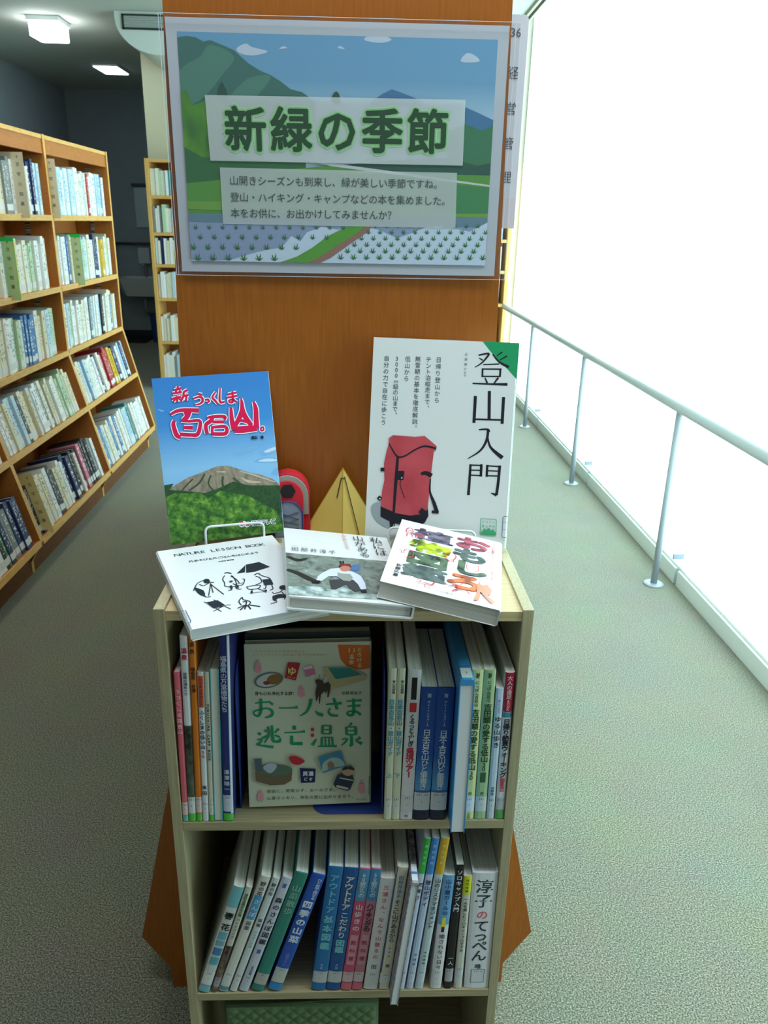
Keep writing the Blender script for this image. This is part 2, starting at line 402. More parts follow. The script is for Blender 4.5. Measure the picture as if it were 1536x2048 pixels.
MB().box((-0.15, -0.02, 0), (0.30, -0.001, 0.40)).link('glass', mat((176, 196, 190), 0.15, spec=0.8), mr); MB().box((-0.17, -0.035, 0.41), (0.32, -0.001, 0.44)).link('top_ledge', mat((60, 66, 62), 0.5), mr)
bn = MB(); ring = [(0.11*math.cos(t), 0.11*math.sin(t)) for t in [2*math.pi*i/20 for i in range(20)]]
bn.v = [(x*0.85, y*0.85, 0.001) for x, y in ring]+[(x, y, 0.30) for x, y in ring]+[(x*.93, y*.93, 0.30) for x, y in ring]+[(x*.8, y*.8, 0.01) for x, y in ring]
bn.f = [tuple(reversed(range(20)))]+[(i, (i+1) % 20, 20+(i+1) % 20, 20+i) for i in range(20)]+[(20+i, 20+(i+1) % 20, 40+(i+1) % 20, 40+i) for i in range(20)]+[(40+i, 40+(i+1) % 20, 60+(i+1) % 20, 60+i) for i in range(20)]+[tuple(range(60, 80))]
bn.mi = [0]*len(bn.f); b_ = bn.link('waste_bin', mat((30, 70, 130), 0.4), None); b_.location = (-2.10, 8.0, 0); tag(b_, 'blue plastic waste bin on the floor by the basin', 'waste bin')
mt = MB().box((-2.86, 7.86, 0.0005), (-2.24, 8.37, 0.012)).link('floor_mat', mat((20, 22, 24), 0.8), None, bevel=0.003); tag(mt, 'black rubber mat on the floor under the basin', 'mat')

# ------------------------------------------------------------------ slanted double-sided library bookcases
TH = math.atan(0.135/0.563); ST, CT = math.sin(TH), math.cos(TH)
def upright_profile(top, hw=0.200, hwk=0.200, dx=0.0):
    return [(-hw+dx, top), (-hwk, 0.69), (-hwk-0.135, 0.127), (-hwk-0.088, 0.045), (-hwk-0.088, 0.0),
            (hwk+0.088, 0.0), (hwk+0.088, 0.045), (hwk+0.135, 0.127), (hwk, 0.69), (hw+dx, top)]
def upright(name, root, y0, th=0.022, top=1.59, faces=None, edges=None, **k):
    mb = MB().prism(upright_profile(top, **k), y0, y0+th, axis='y', m=0, me=1)
    return mb.link(name, [faces or M_LAM_SHELF, edges or M_EDGE], root)
def flat_board(root, y0, y1, z, sg, front=0.196, edge=True):
    mb = MB().box((sg*0.006, y0, z-0.020), (sg*front, y1, z), 0)
    mb.box((sg*front, y0, z-0.022), (sg*(front+0.006), y1, z+0.001), 1)
    return mb.link('shelf_board', [M_LAM_SHELF, M_EDGE], root)
def tilt_frame(z):       # origin on the face line at height z; axes: ey into the case, ez up along the face
    x = 0.200 + (0.69-z)/0.563*0.135
    return x
def tilt_board(root, y0, y1, z, sg):
    xf = tilt_frame(z)
    ix, iz = -CT, -ST                       # inward
    ux, uz = -ST, CT                        # along the face, upwards
    D = min(0.26, xf/CT-0.02)
    def P(a, b): return (sg*(xf+ix*a+ux*b), z+iz*a+uz*b)
    mb = MB().prism([P(0.006, 0), P(D, 0), P(D, -0.02), P(0.006, -0.02)], y0, y1, 'y', 0)
    mb.prism([P(0, 0.001), P(0.006, 0.001), P(0.006, -0.022), P(0, -0.022)], y0, y1, 'y', 1)
    return mb.link('shelf_board', [M_LAM_SHELF, M_EDGE], root)
M_STD = ramp_mat('slotted_strip', [(0.45, (60, 50, 40)), (0.55, (176, 170, 156))], scale=(0, 0, 1), rough=0.5, nscale=110, detail=0)
def bookcase(root, bounds, sides, faces=None, top=1.59):
    """bounds: y of the uprights (relative); sides: +1 / -1 faces that carry shelves"""
    for i in range(len(bounds)-1):
        a, b = bounds[i]+0.022, bounds[i+1]
        MB().box((-0.006, a, 0.05), (0.006, b, top-0.01)).link('back_panel', M_LAM_SHELF, root)
        for sg in sides:
            for z in (1.275, 0.98, 0.70): flat_board(root, a, b, z, sg)
            for z in (0.445, 0.135): tilt_board(root, a, b, z, sg)
            mb = MB().box((sg*0.176, a, top-0.075), (sg*0.194, b, top-0.012), 0); mb.box((sg*0.02, a, top-0.018), (sg*0.197, b, top-0.002), 1)
            mb.link('top_fascia', [M_LAM_SHELF, M_EDGE], root)
            MB().box((sg*0.262, a, 0.0), (sg*0.286, b, 0.085), 0).link('plinth', M_DARKWOOD, root)
            for y in (a+0.0015, b-0.0035):
                for yy in ((y, y+0.002),):
                    mb = MB().box((sg*0.085, yy[0], 0.72), (sg*0.105, yy[1], top-0.08)); mb.link('slotted_strip', M_STD, root)
lc = empty('bookcase', loc=(-1.493, 0, 0)); tag(lc, 'long wooden bookcase with slanted lower shelves full of books along the left aisle', 'bookcase')
B4, B3, B2, B1 = 3.742, 2.862, 1.982, 1.102
for y in (B1, B2, B3, B4-0.0): upright('upright', lc, y)
bookcase(lc, [B1, B2, B3, B4], (1, -1))

# the case behind the display: its end panel carries the poster
mc = empty('bookcase', loc=(-0.0125, 0.256, 0)); tag(mc, 'wooden bookcase seen from its plain orange-brown end panel behind the display', 'bookcase')
end_prof = [(-0.193, 1.62), (-0.2125, 0.69), (-0.3365, 0.118), (-0.292, 0.045), (-0.292, 0), (0.292, 0), (0.292, 0.045), (0.3365, 0.118), (0.2125, 0.69), (0.193, 1.62)]
MB().prism(end_prof, 0.0, 0.024, 'y', 0, 1).link('end_panel', [M_LAM, mat((150, 96, 44), 0.5)], mc)
for y in (0.93, 1.82, 2.71): upright('upright', mc, y, top=1.59, hw=0.185, hwk=0.200)
def mc_bay(a, b):
    MB().box((-0.006, a, 0.05), (0.006, b, 1.58)).link('back_panel', M_LAM_SHELF, mc)
    for sg in (1, -1):
        for z in (1.275, 0.98, 0.70): flat_board(mc, a, b, z, sg, front=0.178)
        for z in (0.445, 0.135): tilt_board(mc, a, b, z, sg)
        MB().box((sg*0.16, a, 1.51), (sg*0.178, b, 1.575)).link('top_fascia', M_LAM_SHELF, mc)
        MB().box((sg*0.262, a, 0.0), (sg*0.286, b, 0.085)).link('plinth', M_DARKWOOD, mc)
mc_bay(0.024, 0.93); mc_bay(0.952, 1.82); mc_bay(1.842, 2.71)

# ------------------------------------------------------------------ books of the bookcases
def spine_mat(name, c, ink, band=None):
    """cover cloth with printed marks that read as small vertical lettering"""
    m = bpy.data.materials.new(name); m.use_nodes = True; nt = m.node_tree; b = nt.nodes['Principled BSDF']; b.inputs['Roughness'].default_value = 0.4
    tc = nt.nodes.new('ShaderNodeTexCoord'); sp = nt.nodes.new('ShaderNodeSeparateXYZ'); nt.links.new(tc.outputs['Object'], sp.inputs[0])
    oi = nt.nodes.new('ShaderNodeObjectInfo')
    cm = nt.nodes.new('ShaderNodeCombineXYZ'); nt.links.new(sp.outputs[0], cm.inputs[0]); nt.links.new(sp.outputs[2], cm.inputs[2]); nt.links.new(oi.outputs['Random'], cm.inputs[1])
    mp = nt.nodes.new('ShaderNodeMapping'); mp.inputs['Scale'].default_value = (3.2, 40, 26); nt.links.new(cm.outputs[0], mp.inputs[0])
    n = nt.nodes.new('ShaderNodeTexNoise'); n.inputs['Scale'].default_value = 1.0; n.inputs['Detail'].default_value = 1; nt.links.new(mp.outputs[0], n.inputs['Vector'])
    def math_(op, a, bb=None, v=None):
        x = nt.nodes.new('ShaderNodeMath'); x.operation = op; nt.links.new(a, x.inputs[0])
        if bb is not None: nt.links.new(bb, x.inputs[1])
        if v is not None: x.inputs[1].default_value = v
        return x.outputs[0]
    ink_m = math_('GREATER_THAN', n.outputs['Fac'], v=0.57)
    off = math_('ABSOLUTE', math_('SUBTRACT', sp.outputs[0], v=0.5)); ink_m = math_('MULTIPLY', ink_m, math_('LESS_THAN', off, v=0.30))
    ink_m = math_('MULTIPLY', ink_m, math_('GREATER_THAN', sp.outputs[2], v=0.28)); ink_m = math_('MULTIPLY', ink_m, math_('LESS_THAN', sp.outputs[2], v=0.93))
    mx = nt.nodes.new('ShaderNodeMix'); mx.data_type = 'RGBA'; mx.inputs[6].default_value = lin(c); mx.inputs[7].default_value = lin(ink)
    nt.links.new(ink_m, mx.inputs[0]); outc = mx.outputs[2]
    if band:
        m2 = nt.nodes.new('ShaderNodeMix'); m2.data_type = 'RGBA'; m2.inputs[7].default_value = lin(band)
        bd = math_('MULTIPLY', math_('GREATER_THAN', sp.outputs[2], v=0.3), math_('LESS_THAN', sp.outputs[2], v=0.55))
        nt.links.new(bd, m2.inputs[0]); nt.links.new(outc, m2.inputs[6]); outc = m2.outputs[2]
    nt.links.new(outc, b.inputs['Base Color'])
    return m
PAL = {
 'white': ((234, 236, 234), (120, 130, 150)), 'off-white': ((228, 226, 216), (186, 130, 130)), 'cream': ((222, 214, 184), (120, 116, 104)), 'ivory': ((230, 226, 206), (120, 150, 156)),
 'pale blue': ((186, 212, 226), (90, 120, 160)), 'pale green': ((186, 208, 176), (90, 120, 100)), 'grey': ((130, 136, 136), (220, 220, 220)),
 'black': ((34, 34, 40), (200, 200, 200)), 'navy': ((36, 52, 96), (220, 220, 230)), 'red': ((176, 50, 56), (235, 225, 220)), 'pink': ((214, 120, 146), (240, 230, 235)),
 'yellow': ((218, 184, 60), (60, 50, 30)), 'teal': ((60, 140, 140), (230, 235, 230)), 'blue': ((66, 120, 176), (235, 240, 245)), 'green': ((60, 150, 84), (235, 240, 235))}
BOOKMESH = {}
def book_mesh(col):
    if col in BOOKMESH: return BOOKMESH[col]
    c, ink = PAL[col]
    mb = MB()
    mb.box((0, 0, 0), (0.10, 1, 1), 0); mb.box((0.90, 0, 0), (1, 1, 1), 0); mb.box((0.10, 0, 0), (0.90, 0.03, 1), 0)     # boards and spine
    mb.box((0.10, 0.03, 0.008), (0.90, 0.985, 0.985), 1)                                                                # page block
    mb.box((0.02, -0.004, 0.07), (0.98, 0, 0.19), 2)                                                                    # call-number label
    o = mb.link('library_book', [spine_mat('cover_'+col.replace(' ', '_'), c, ink), M_PAGES, mat((216, 218, 216), 0.5)], None, fix=False)
    BOOKMESH[col] = o.data; bpy.data.objects.remove(o); return BOOKMESH[col]
ORD = ['', 'first', 'second', 'third', 'fourth', 'fifth', 'sixth', 'seventh', 'eighth', 'ninth', 'tenth', 'eleventh', 'twelfth', 'thirteenth', 'fourteenth', 'fifteenth', 'sixteenth', 'seventeenth', 'eighteenth', 'nineteenth', 'twentieth']
def ordn(n):
    if n <= 20: return ORD[n]
    t = ['', '', 'twenty', 'thirty', 'forty'][n//10]; return t+'-'+ORD[n % 10] if n % 10 else {20: 'twentieth', 30: 'thirtieth', 40: 'fortieth'}[n]
rng = random.Random(7)
def pick(w): 
    ks = list(w); t = rng.random()*sum(w.values())
    for k in ks:
        t -= w[k]
        if t <= 0: return k
    return ks[-1]
LIGHT = {'white': 10, 'off-white': 6, 'ivory': 5, 'cream': 4, 'pale blue': 5, 'pale green': 2, 'teal': .8, 'pink': .7, 'navy': 1, 'black': .8, 'yellow': .6, 'blue': 1.2, 'red': .6, 'grey': 1}
CREAM = {'cream': 8, 'ivory': 6, 'white': 6, 'off-white': 5, 'pale green': 3, 'blue': .8, 'pink': .8, 'yellow': 1, 'teal': .7, 'navy': .6, 'pale blue': 2}
DARK = {'black': 4, 'grey': 4, 'white': 5, 'navy': 2, 'pink': 1, 'pale blue': 3, 'cream': 3, 'off-white': 3, 'green': .6}
BLUEW = {'white': 10, 'pale blue': 8, 'blue': 2.5, 'ivory': 2, 'navy': 1, 'red': .5}
ROWS = ['top', 'second', 'third', 'fourth', 'bottom']
RZ = [1.275, 0.98, 0.70, 0.445, 0.135]
pal_for = {('far', 0): BLUEW, ('far', 1): LIGHT, ('far', 2): LIGHT, ('far', 3): LIGHT, ('far', 4): LIGHT, ('middle', 0): DARK, ('middle', 1): CREAM, ('middle', 2): CREAM, ('middle', 3): {'cream': 3, 'white': 8, 'ivory': 4, 'grey': 1.2, 'pink': 1.2, 'pale green': 2, 'pale blue': 3, 'black': 1, 'off-white': 3, 'teal': 1}, ('middle', 4): DARK, ('near', 3): CREAM, ('near', 4): DARK}
CX = -1.493
count = 0
def put_book(col, t, d, h, y, row, inset, label, group):
    global count
    o = bpy.data.objects.new('library_book', book_mesh(col)); COL.objects.link(o)
    z = RZ[row]
    if row < 3:
        M = frame((0, 1, 0), (-1, 0, 0), (0, 0, 1), (CX+0.198-inset, y, z+0.0008))
    else:
        xf = tilt_frame(z)
        M = frame((0, 1, 0), (-CT, 0, -ST), (-ST, 0, CT), (CX+xf-CT*(inset+0.003)-ST*0.0012, y, z-ST*(inset+0.003)+CT*0.0012))
    o.matrix_world = M @ Matrix.Diagonal((t, d, h, 1))
    tag(o, label, 'book', group); count += 1
for bay, y0, y1 in (('far', B3+0.024, B4), ('middle', B2+0.024, B3), ('near', B1+0.30, B2)):
    for row in range(5):
        if bay == 'near' and row < 3: continue
        big = (row == 3 and bay == 'middle')
        pal = pal_for[(bay, row)]
        ys = []; y = y0+0.004
        end = y1-0.03 - rng.random()*0.05
        if row == 4: end = y1-0.05
        if bay == 'near': end = y1-0.004
        h0 = 0.19 if row not in (3,) else 0.185
        col = pick(pal); left = 0
        while y < end-0.03:
            if rng.random() < 0.45 or left == 0: col = pick(pal); left = rng.randint(1, 4)
            t = rng.uniform(0.020, 0.037) if not big else rng.uniform(0.016, 0.034)
            h = h0 + rng.uniform(-0.012, 0.022)
            if col in ('pale blue',) : h = h0+0.008
            d = rng.uniform(0.13, 0.155) if row < 3 else rng.uniform(0.13, 0.15)
            ys.append((col, t-0.0008, d, h, y, rng.uniform(0.004, 0.018))); y += t; left -= 1
        n = len(ys)
        for i, (c, t, d, h, yy, ins) in enumerate(ys):
            side = 'far end' if bay == 'far' else 'farther upright'
            lab = '%s book, %s from the %s, %s shelf of left bookcase, %s bay' % (c, ordn(n-i), side, ROWS[row], bay)
            put_book(c, t, d, h, yy, row, ins, lab, 'library books on the left bookcase')

# section dividers that stick out between the books
def divider(y, row, h, d, out, col, label, green=False, th=0.003):
    z = RZ[row]
    if row < 3: M = frame((0, 1, 0), (-1, 0, 0), (0, 0, 1), (CX+0.200+out, y, z-0.012))
    else:
        xf = tilt_frame(z); M = frame((0, 1, 0), (-CT, 0, -ST), (-ST, 0, CT), (CX+xf+CT*(out+.002)+ST*0.004, y, z+ST*(out+.002)-CT*0.004))
    r = empty('divider_plate', M); tag(r, label, 'divider')
    MB().box((-0.0006, 0, 0), (0.0006, out-0.0015, h)).box((-0.0006, out-0.0015, 0.016), (0.0006, out+d, h)).link('plate', mat(col, 0.4), r)
    if green: MB().box((-0.0008, 0, h-0.012), (0.0008, out+d, h+0.003)).box((-0.0008, -0.0015, 0), (0.0008, 0, h)).link('edge_strip', mat((40, 190, 80), 0.4), r)
    P = P2()
    for k in range(5): put_glyph(P, '文学小説集'[k], 0.022, h*0.82-k*h*0.15, 0.016)
    for k in range(1): put_glyph(P, '9', 0.022, h*0.93, 0.014)
    mb = MB(); mb.v = [(-0.0009, u, v) for u, v, e_ in P.v]; mb.f = P.f; mb.mi = [0]*len(P.f); mb.link('lettering', M_BLACK, r, fix=False)
def gap_y(y):            # slide a divider to the nearest gap between two books of any row
    return y
DIV = [(2.89, 0, 0.235, 0.12, 0.030, (206, 196, 168), 'beige section divider on the top shelf beside the first upright', False),
       (2.54, 0, 0.235, 0.12, 0.030, (206, 196, 168), 'beige section divider among the dark books on the top shelf', False),
       (2.36, 1, 0.225, 0.12, 0.028, (176, 200, 140), 'green-edged section divider on the second shelf, middle bay', True),
       (3.12, 1, 0.225, 0.12, 0.028, (190, 208, 160), 'green-edged section divider on the second shelf, far bay', True),
       (2.06, 4, 0.245, 0.12, 0.020, (222, 206, 140), 'large pale yellow divider on the bottom shelf, middle bay', False),
       (1.86, 3, 0.225, 0.12, 0.020, (214, 208, 186), 'beige divider on the fourth shelf of the near bay', False)]
bks = [o for o in COL.objects if o.name.startswith('library_book')]
for d in DIV:
    y = d[0]; row = d[1]; best = None
    for o in bks:
        m = o.matrix_world
        zc = m.translation.z
        if abs(zc-RZ[row]) < 0.03:
            if best is None or abs(m.translation.y-y) < abs(best-y): best = m.translation.y
    divider((best if best else y)-0.0004, row, d[2], d[3], d[4], d[5], d[6], d[7])

# ------------------------------------------------------------------ the upright case at the end of the aisle, seen from the front
bc = empty('bookcase', loc=(-1.515, 5.44, 0)); tag(bc, 'tall wooden bookcase standing across the end of the room against the cream wall', 'bookcase')
BW = 2.69; XU = [0, 0.89, 1.78, BW-0.024]
for x in XU: MB().box((x, 0, 0), (x+0.024, 0.28, 1.672)).link('upright', [M_EDGE], bc)
MB().box((0.0, 0.26, 0.02), (BW, 0.28, 1.66)).link('back_panel', M_LAM_SHELF, bc)
BZ = [0.09, 0.375, 0.70, 0.945, 1.17, 1.425]
for i in range(3):
    for z in BZ: MB().box((XU[i]+0.024, 0.006, z-0.022), (XU[i+1], 0.26, z)).link('shelf_board', M_EDGE, bc)
    MB().box((XU[i]+0.024, 0.004, 1.648), (XU[i+1], 0.26, 1.67)).link('top_board', M_EDGE, bc)
    MB().box((XU[i]+0.024, 0.02, 0), (XU[i+1], 0.035, 0.068)).link('plinth', M_DARKWOOD, bc)
mbs = MB(); cols = ['white', 'pale blue', 'ivory', 'cream', 'teal', 'grey', 'navy', 'pale green', 'red']; mats = [spine_mat('row_'+c.replace(' ', '_'), *PAL[c]) for c in cols]+[M_PAGES]
mats = [mat(PAL[c][0], 0.45, noise=0.25, scale=160) for c in cols]+[M_PAGES, M_LAM_SHELF]
for i in range(3):
    for zi, z in enumerate(BZ):
        if zi == 1: base = 0.012
        x = XU[i]+0.028; gap = [0.30, 0.285, 0.205, 0.2, 0.215, 0.205][zi]
        while x < XU[i+1]-0.05:
            t = rng.uniform(0.014, 0.030); h = min(gap-0.012, rng.uniform(0.165, 0.20)); c = rng.choices(range(9), [9, 5, 4, 4, 1.2, 1.5, 1, 2, .5])[0]; y = rng.uniform(0.012, 0.03)
            mbs.box((x, y, z+0.001), (x+t-0.001, y+0.15, z+0.001+h), c); mbs.box((x+0.002, y+0.002, z+h), (x+t-0.003, y+0.148, z+h+0.0016), 9); x += t
mbs_o = mbs.link('book_rows', mats, None); mbs_o.location = (-1.515, 5.44, 0)
tag(mbs_o, 'rows of small distant books on the bookcase across the end of the room', 'books', kind='stuff')

# books standing in the case behind the display, on its two aisle faces
mbs = MB()
for a, b in ((0.03, 0.92), (0.96, 1.81), (1.85, 2.70)):
    for sg in (1, -1):
        for z in (1.275, 0.98, 0.70):
            y = a
            while y < b-0.04:
                t = rng.uniform(0.016, 0.032); h = rng.uniform(0.17, 0.205); c = rng.choices(range(9), [9, 5, 4, 4, 1.2, 1.5, 1, 2, .5])[0]; x = 0.168-rng.uniform(0.0, 0.012)
                mbs.box((sg*0.03, y, z+0.001), (sg*x, y+t-0.001, z+h), c); y += t
        for z in (0.445, 0.135):
            xf = tilt_frame(z); y = a
            while y < b-0.04:
                t = rng.uniform(0.016, 0.032); h = rng.uniform(0.17, 0.20); c = rng.choices(range(9), [9, 5, 4, 4, 1.2, 1.5, 1, 2, .5])[0]; i0 = rng.uniform(0.008, 0.02)
                T = frame((sg*-CT, 0, -ST), (0, 1, 0), (-ST*sg, 0, CT), (sg*(xf-CT*i0-ST*0.0015), 0, z-ST*i0+CT*0.0015))
                mbs.box((0, y, 0), (0.12, y+t-0.001, h), c, T=T); y += t
mbs_o = mbs.link('book_rows', mats, None); mbs_o.location = (-0.0125, 0.256, 0)
tag(mbs_o, 'rows of books on the aisle faces of the bookcase behind the display', 'books', kind='stuff')

# ------------------------------------------------------------------ the small display case (open-front three-tier box)
ZT, Z2, Z3 = 0.8770, 0.5922, 0.3067
HW, TB, DP = 0.2075, 0.012, 0.250
dc = empty('display_shelf', loc=(0, 0, 0)); tag(dc, 'small light oak three-tier display shelf carrying the arranged books', 'shelf')
for sg in (-1, 1):
    MB().box((min(sg*HW, sg*(HW-TB)), 0, 0), (max(sg*HW, sg*(HW-TB)), DP, 0.8800)).link('side_panel', M_OAK_V, dc, bevel=0.0006)
iw = HW-TB-0.0001
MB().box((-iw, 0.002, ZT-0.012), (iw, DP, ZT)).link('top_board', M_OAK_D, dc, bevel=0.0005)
MB().box((-iw, 0.0, Z2-0.0125), (iw, DP-0.006, Z2)).link('shelf_board', M_OAK_H, dc, bevel=0.0005)
MB().box((-iw, 0.0, Z3-0.0125), (iw, DP-0.006, Z3)).link('shelf_board', M_OAK_H, dc, bevel=0.0005)
MB().box((-iw, 0.0, 0.012), (iw, DP-0.006, 0.024)).link('shelf_board', M_OAK_H, dc, bevel=0.0005)
MB().box((-iw, DP-0.006, 0.0), (iw, DP-0.001, ZT-0.012)).link('back_board', mat((96, 78, 52), 0.6), dc)

# quilted green mat folded upright in the bottom compartment
qm = empty('quilted_mat', loc=(-0.058, 0.012, 0.0245)); tag(qm, 'green diamond-quilted mat standing in the bottom compartment', 'mat')
mb = MB(); nx, nz = 100, 110; w, h = 0.205, 0.240
for side, y0, sgn in ((0, 0.0, -1), (1, 0.014, 1)):
    base = len(mb.v)
    for j in range(nz+1):
        for i in range(nx+1):
            u = i/nx*w; v = j/nz*h
            a = abs(((u+v)/0.018) % 1-0.5)*2; b2 = abs(((u-v)/0.018) % 1-0.5)*2
            puff = min(1-a**4, 1-b2**4)*0.0030
            e = min(1, min(i, nx-i, j, nz-j)/2)
            mb.v.append((u-w/2, y0+sgn*puff*e, v))
    for j in range(nz):
        for i in range(nx):
            q = (base+j*(nx+1)+i, base+j*(nx+1)+i+1, base+(j+1)*(nx+1)+i+1, base+(j+1)*(nx+1)+i)
            mb.f.append(q if side == 0 else tuple(reversed(q))); mb.mi.append(0)
mb.box((-w/2, 0.0001, 0), (w/2, 0.0139, h))
mb.link('cover', mat((104, 128, 88), 0.85, noise=0.15, scale=60), qm, smooth=True)
MB().tube([(-w/2, 0.007, 0.0045), (-w/2, 0.007, h), (w/2, 0.007, h), (w/2, 0.007, 0.0045)], 0.0045, 8).link('binding', mat((98, 120, 88), 0.8), qm, smooth=True)

# ------------------------------------------------------------------ books standing on the two shelves, spine out
INK = (34, 36, 44)
def spine_book(xb, w, h, z0, lean, cover, label, d=0.14, y0=0.0015, bands=(), texts=(), tag_f=(0.865, 0.955), tagc=(222, 222, 218), tagt='291', end=None, hard=False, top=None, pages=True, photo=None):
    """xb: left edge of the foot, lean: sideways shift of the top over the height"""
    a = math.atan2(lean, h); w = w*math.cos(a)
    lift = 0.0008 + (abs(w*math.sin(a)) if a < 0 else 0)
    M = frame((math.cos(a), 0, -math.sin(a)), (0, 1, 0), (math.sin(a), 0, math.cos(a)), (xb, y0, z0+(w*math.sin(a) if a > 0 else 0)+0.0008))
    r = empty('display_book', M); tag(r, label, 'book')
    t = 0.0022 if hard else 0.0006; ins = 0.003 if hard else 0.0006
    rs = 0.0016
    prof = [(0, d), (0, rs), (w*0.12, rs*0.35), (w*0.3, 0), (w*0.7, 0), (w*0.88, rs*0.35), (w, rs), (w, d), (w-t, d), (w-t, rs+t), (t, rs+t), (t, d)]
    c = MB().prism(prof, 0, h, 'z'); c.link('cover', mat(cover, 0.35), r)
    if pages: MB().box((t+0.0001, rs+t+0.0001, ins), (w-t-0.0001, d-ins, h-ins)).link('pages', M_PAGES, r)
    A = Art(r, w, h, [(0, 0), (1, 0), (1, 1), (0, 1)], lambda u, v, dd: (u, (rs*0.35*min(1, max(0, abs(u-w/2)/(w/2)-0.4)/0.36) if abs(u-w/2) < 0.38*w else rs*0.35+(rs*0.65)*(abs(u-w/2)-0.38*w)/(0.12*w))-dd-0.00006, v), step=0.00008)
    def band(name, f0, f1, col, u0=0.0, u1=1.0):
        P = P2()
        us = [u0+(u1-u0)*k/8 for k in range(9)]
        for k in range(8): P.poly([(us[k]*w, (1-f0)*h), (us[k+1]*w, (1-f0)*h), (us[k+1]*w, (1-f1)*h), (us[k]*w, (1-f1)*h)])
        return A.emit(name, P, col if not isinstance(col, tuple) else mat(col, 0.35))
    if photo: band('picture', *photo)
    for b in bands: band('colour_band', *b)
    if tag_f:
        band('call_label', tag_f[0], tag_f[1], tagc)
        P = P2()
        for f in (tag_f[0], tag_f[1]): P.poly([(0.02*w, (1-f)*h+0.0003), (0.98*w, (1-f)*h+0.0003), (0.98*w, (1-f)*h-0.0003), (0.02*w, (1-f)*h-0.0003)])
        sz = min(0.0042, w*0.9/(max(3, len(tagt))*0.58))
        for k, ch in enumerate(tagt): put_glyph(P, ch, w/2+(k-(len(tagt)-1)/2)*sz*0.56, (1-tag_f[0])*h-0.0035, sz)
        put_glyph(P, '1', w/2, (1-(tag_f[0]+tag_f[1])/2)*h-0.001, sz)
        A.emit('label_print', P, mat((70, 74, 84), 0.6))
    if end: band('colour_mark', end[0], end[1], end[2])
    for tx in texts:
        st, f0, f1, col = tx[:4]; opt = tx[4] if len(tx) > 4 else {}
        P = P2(); n = len(st)
        if opt.get('rot'):
            L = (f1-f0)*h; adv = L/n; s = min(opt.get('size', w*0.85), w*0.9)
            for k, ch in enumerate(st): put_glyph(P, ch, w/2, h*(1-f0)-(k+0.5)*adv, s, opt.get('bold', 0.02), sx=1, rot=-math.pi/2)
            # condensed lettering
        else:
            adv = (f1-f0)*h/n; s = opt.get('size') or min(w*0.84, adv*1.05)
            for k, ch in enumerate(st):
                if ch == ' ': continue
                put_glyph(P, ch, w*opt.get('u', 0.5), h*(1-f0)-(k+0.5)*adv, s, opt.get('bold', 0.012), vert=True)
        A.emit('title' if opt.get('t', 1) else 'small_print', P, mat(col, 0.4))
    return r
RED = (206, 40, 60); G1 = (90, 200, 70)
S = spine_book
# middle shelf, left group
S(-.1951, .0070, .207, Z2, .0035, (222, 104, 118), 'slim pink book with white title, leftmost on the middle shelf', texts=[('うつくしま百名山', .10, .40, (245, 225, 225))], tagc=(222, 204, 196), end=(.957, .998, (110, 190, 170)))
S(-.1878, .0086, .253, Z2, .0060, (226, 228, 228), 'tall white book with red title at its top and dark forest photo below', tag_f=(.86, .95), end=(.955, .998, G1),
  photo=(.46, .86, ramp_mat('forest_print', [(0.35, (34, 40, 30)), (0.6, (96, 104, 84))], nscale=60)), texts=[('温泉', .055, .12, RED, {'bold': .03}), ('旅館の湯めぐり', .18, .30, INK)])
S(-.1788, .0073, .255, Z2, .0065, (222, 122, 32), 'tall orange book with dark title, third from the left on the middle shelf', tag_f=(.86, .95), end=(.955, .998, G1), tagc=(224, 200, 196), texts=[('温泉', .03, .10, (60, 50, 40)), ('福島県 会津', .16, .29, (60, 50, 40))])
S(-.1712, .0074, .208, Z2, .0058, (226, 228, 226), 'white hiking guide with orange-red box above a black title, left group of middle shelf', bands=[(.025, .225, (214, 92, 60), .12, .88)],
  texts=[('ハイキングガイド', .035, .215, (70, 30, 30), {'size': .0045}), ('ふくしまの低い山', .24, .50, (40, 50, 110), {'bold': .02}), ('50', .505, .56, RED, {'bold': .02}), ('奥田', .74, .82, INK)], tag_f=(.86, .95), tagc=(224, 226, 230))
S(-.1634, .0062, .208, Z2, .0057, (216, 210, 188), 'cream book with vertical black Latin lettering and green foot, middle shelf', texts=[('FUKUSHIMA CAMP BOOK', .20, .58, INK, {'rot': 1, 'size': .0050, 'bold': .02})], end=(.955, .998, G1), tagc=(222, 216, 196))
def reversed_book(xb, w, h, z0, lean, d, y0, label, cover, spine_up=False, strip=None):
    a = math.atan2(lean, h)
    M = frame((math.cos(a), 0, -math.sin(a)), (0, 1, 0), (math.sin(a), 0, math.cos(a)), (xb, y0, z0+(w*math.sin(a) if a > 0 else 0)+0.0008))
    r = empty('display_book', M); tag(r, label, 'book'); return r
r = reversed_book(-.1570, .0100, .212, Z2, .0060, .14, .0015, 'grey page-side-out book between the cream and the navy books', None)
MB().prism([(0, 0), (.0008, 0), (.0008, .138), (.0092, .138), (.0092, 0), (.0100, 0), (.0100, .140), (0, .140)], 0, .212, 'z').link('cover', mat((88, 176, 180), 0.4), r)
MB().box((.0009, .0006, .0006), (.0091, .1375, .2115)).link('pages', M_PAGES, r)
S(-.1462, .0118, .254, Z2, .0068, (44, 52, 116), 'tall navy book with white title and green foot beside the blue bookend', bands=[(0, .998, (214, 220, 226), .78, 1.0)], tag_f=(.85, .945), tagc=(206, 210, 222), end=(.955, .998, G1),
  texts=[('福島県の万葉植物たち', .10, .39, (214, 220, 236), {'u': .40, 'size': .0078}), ('湯澤陽一', .70, .83, (214, 220, 236), {'u': .45, 'size': .0068})])
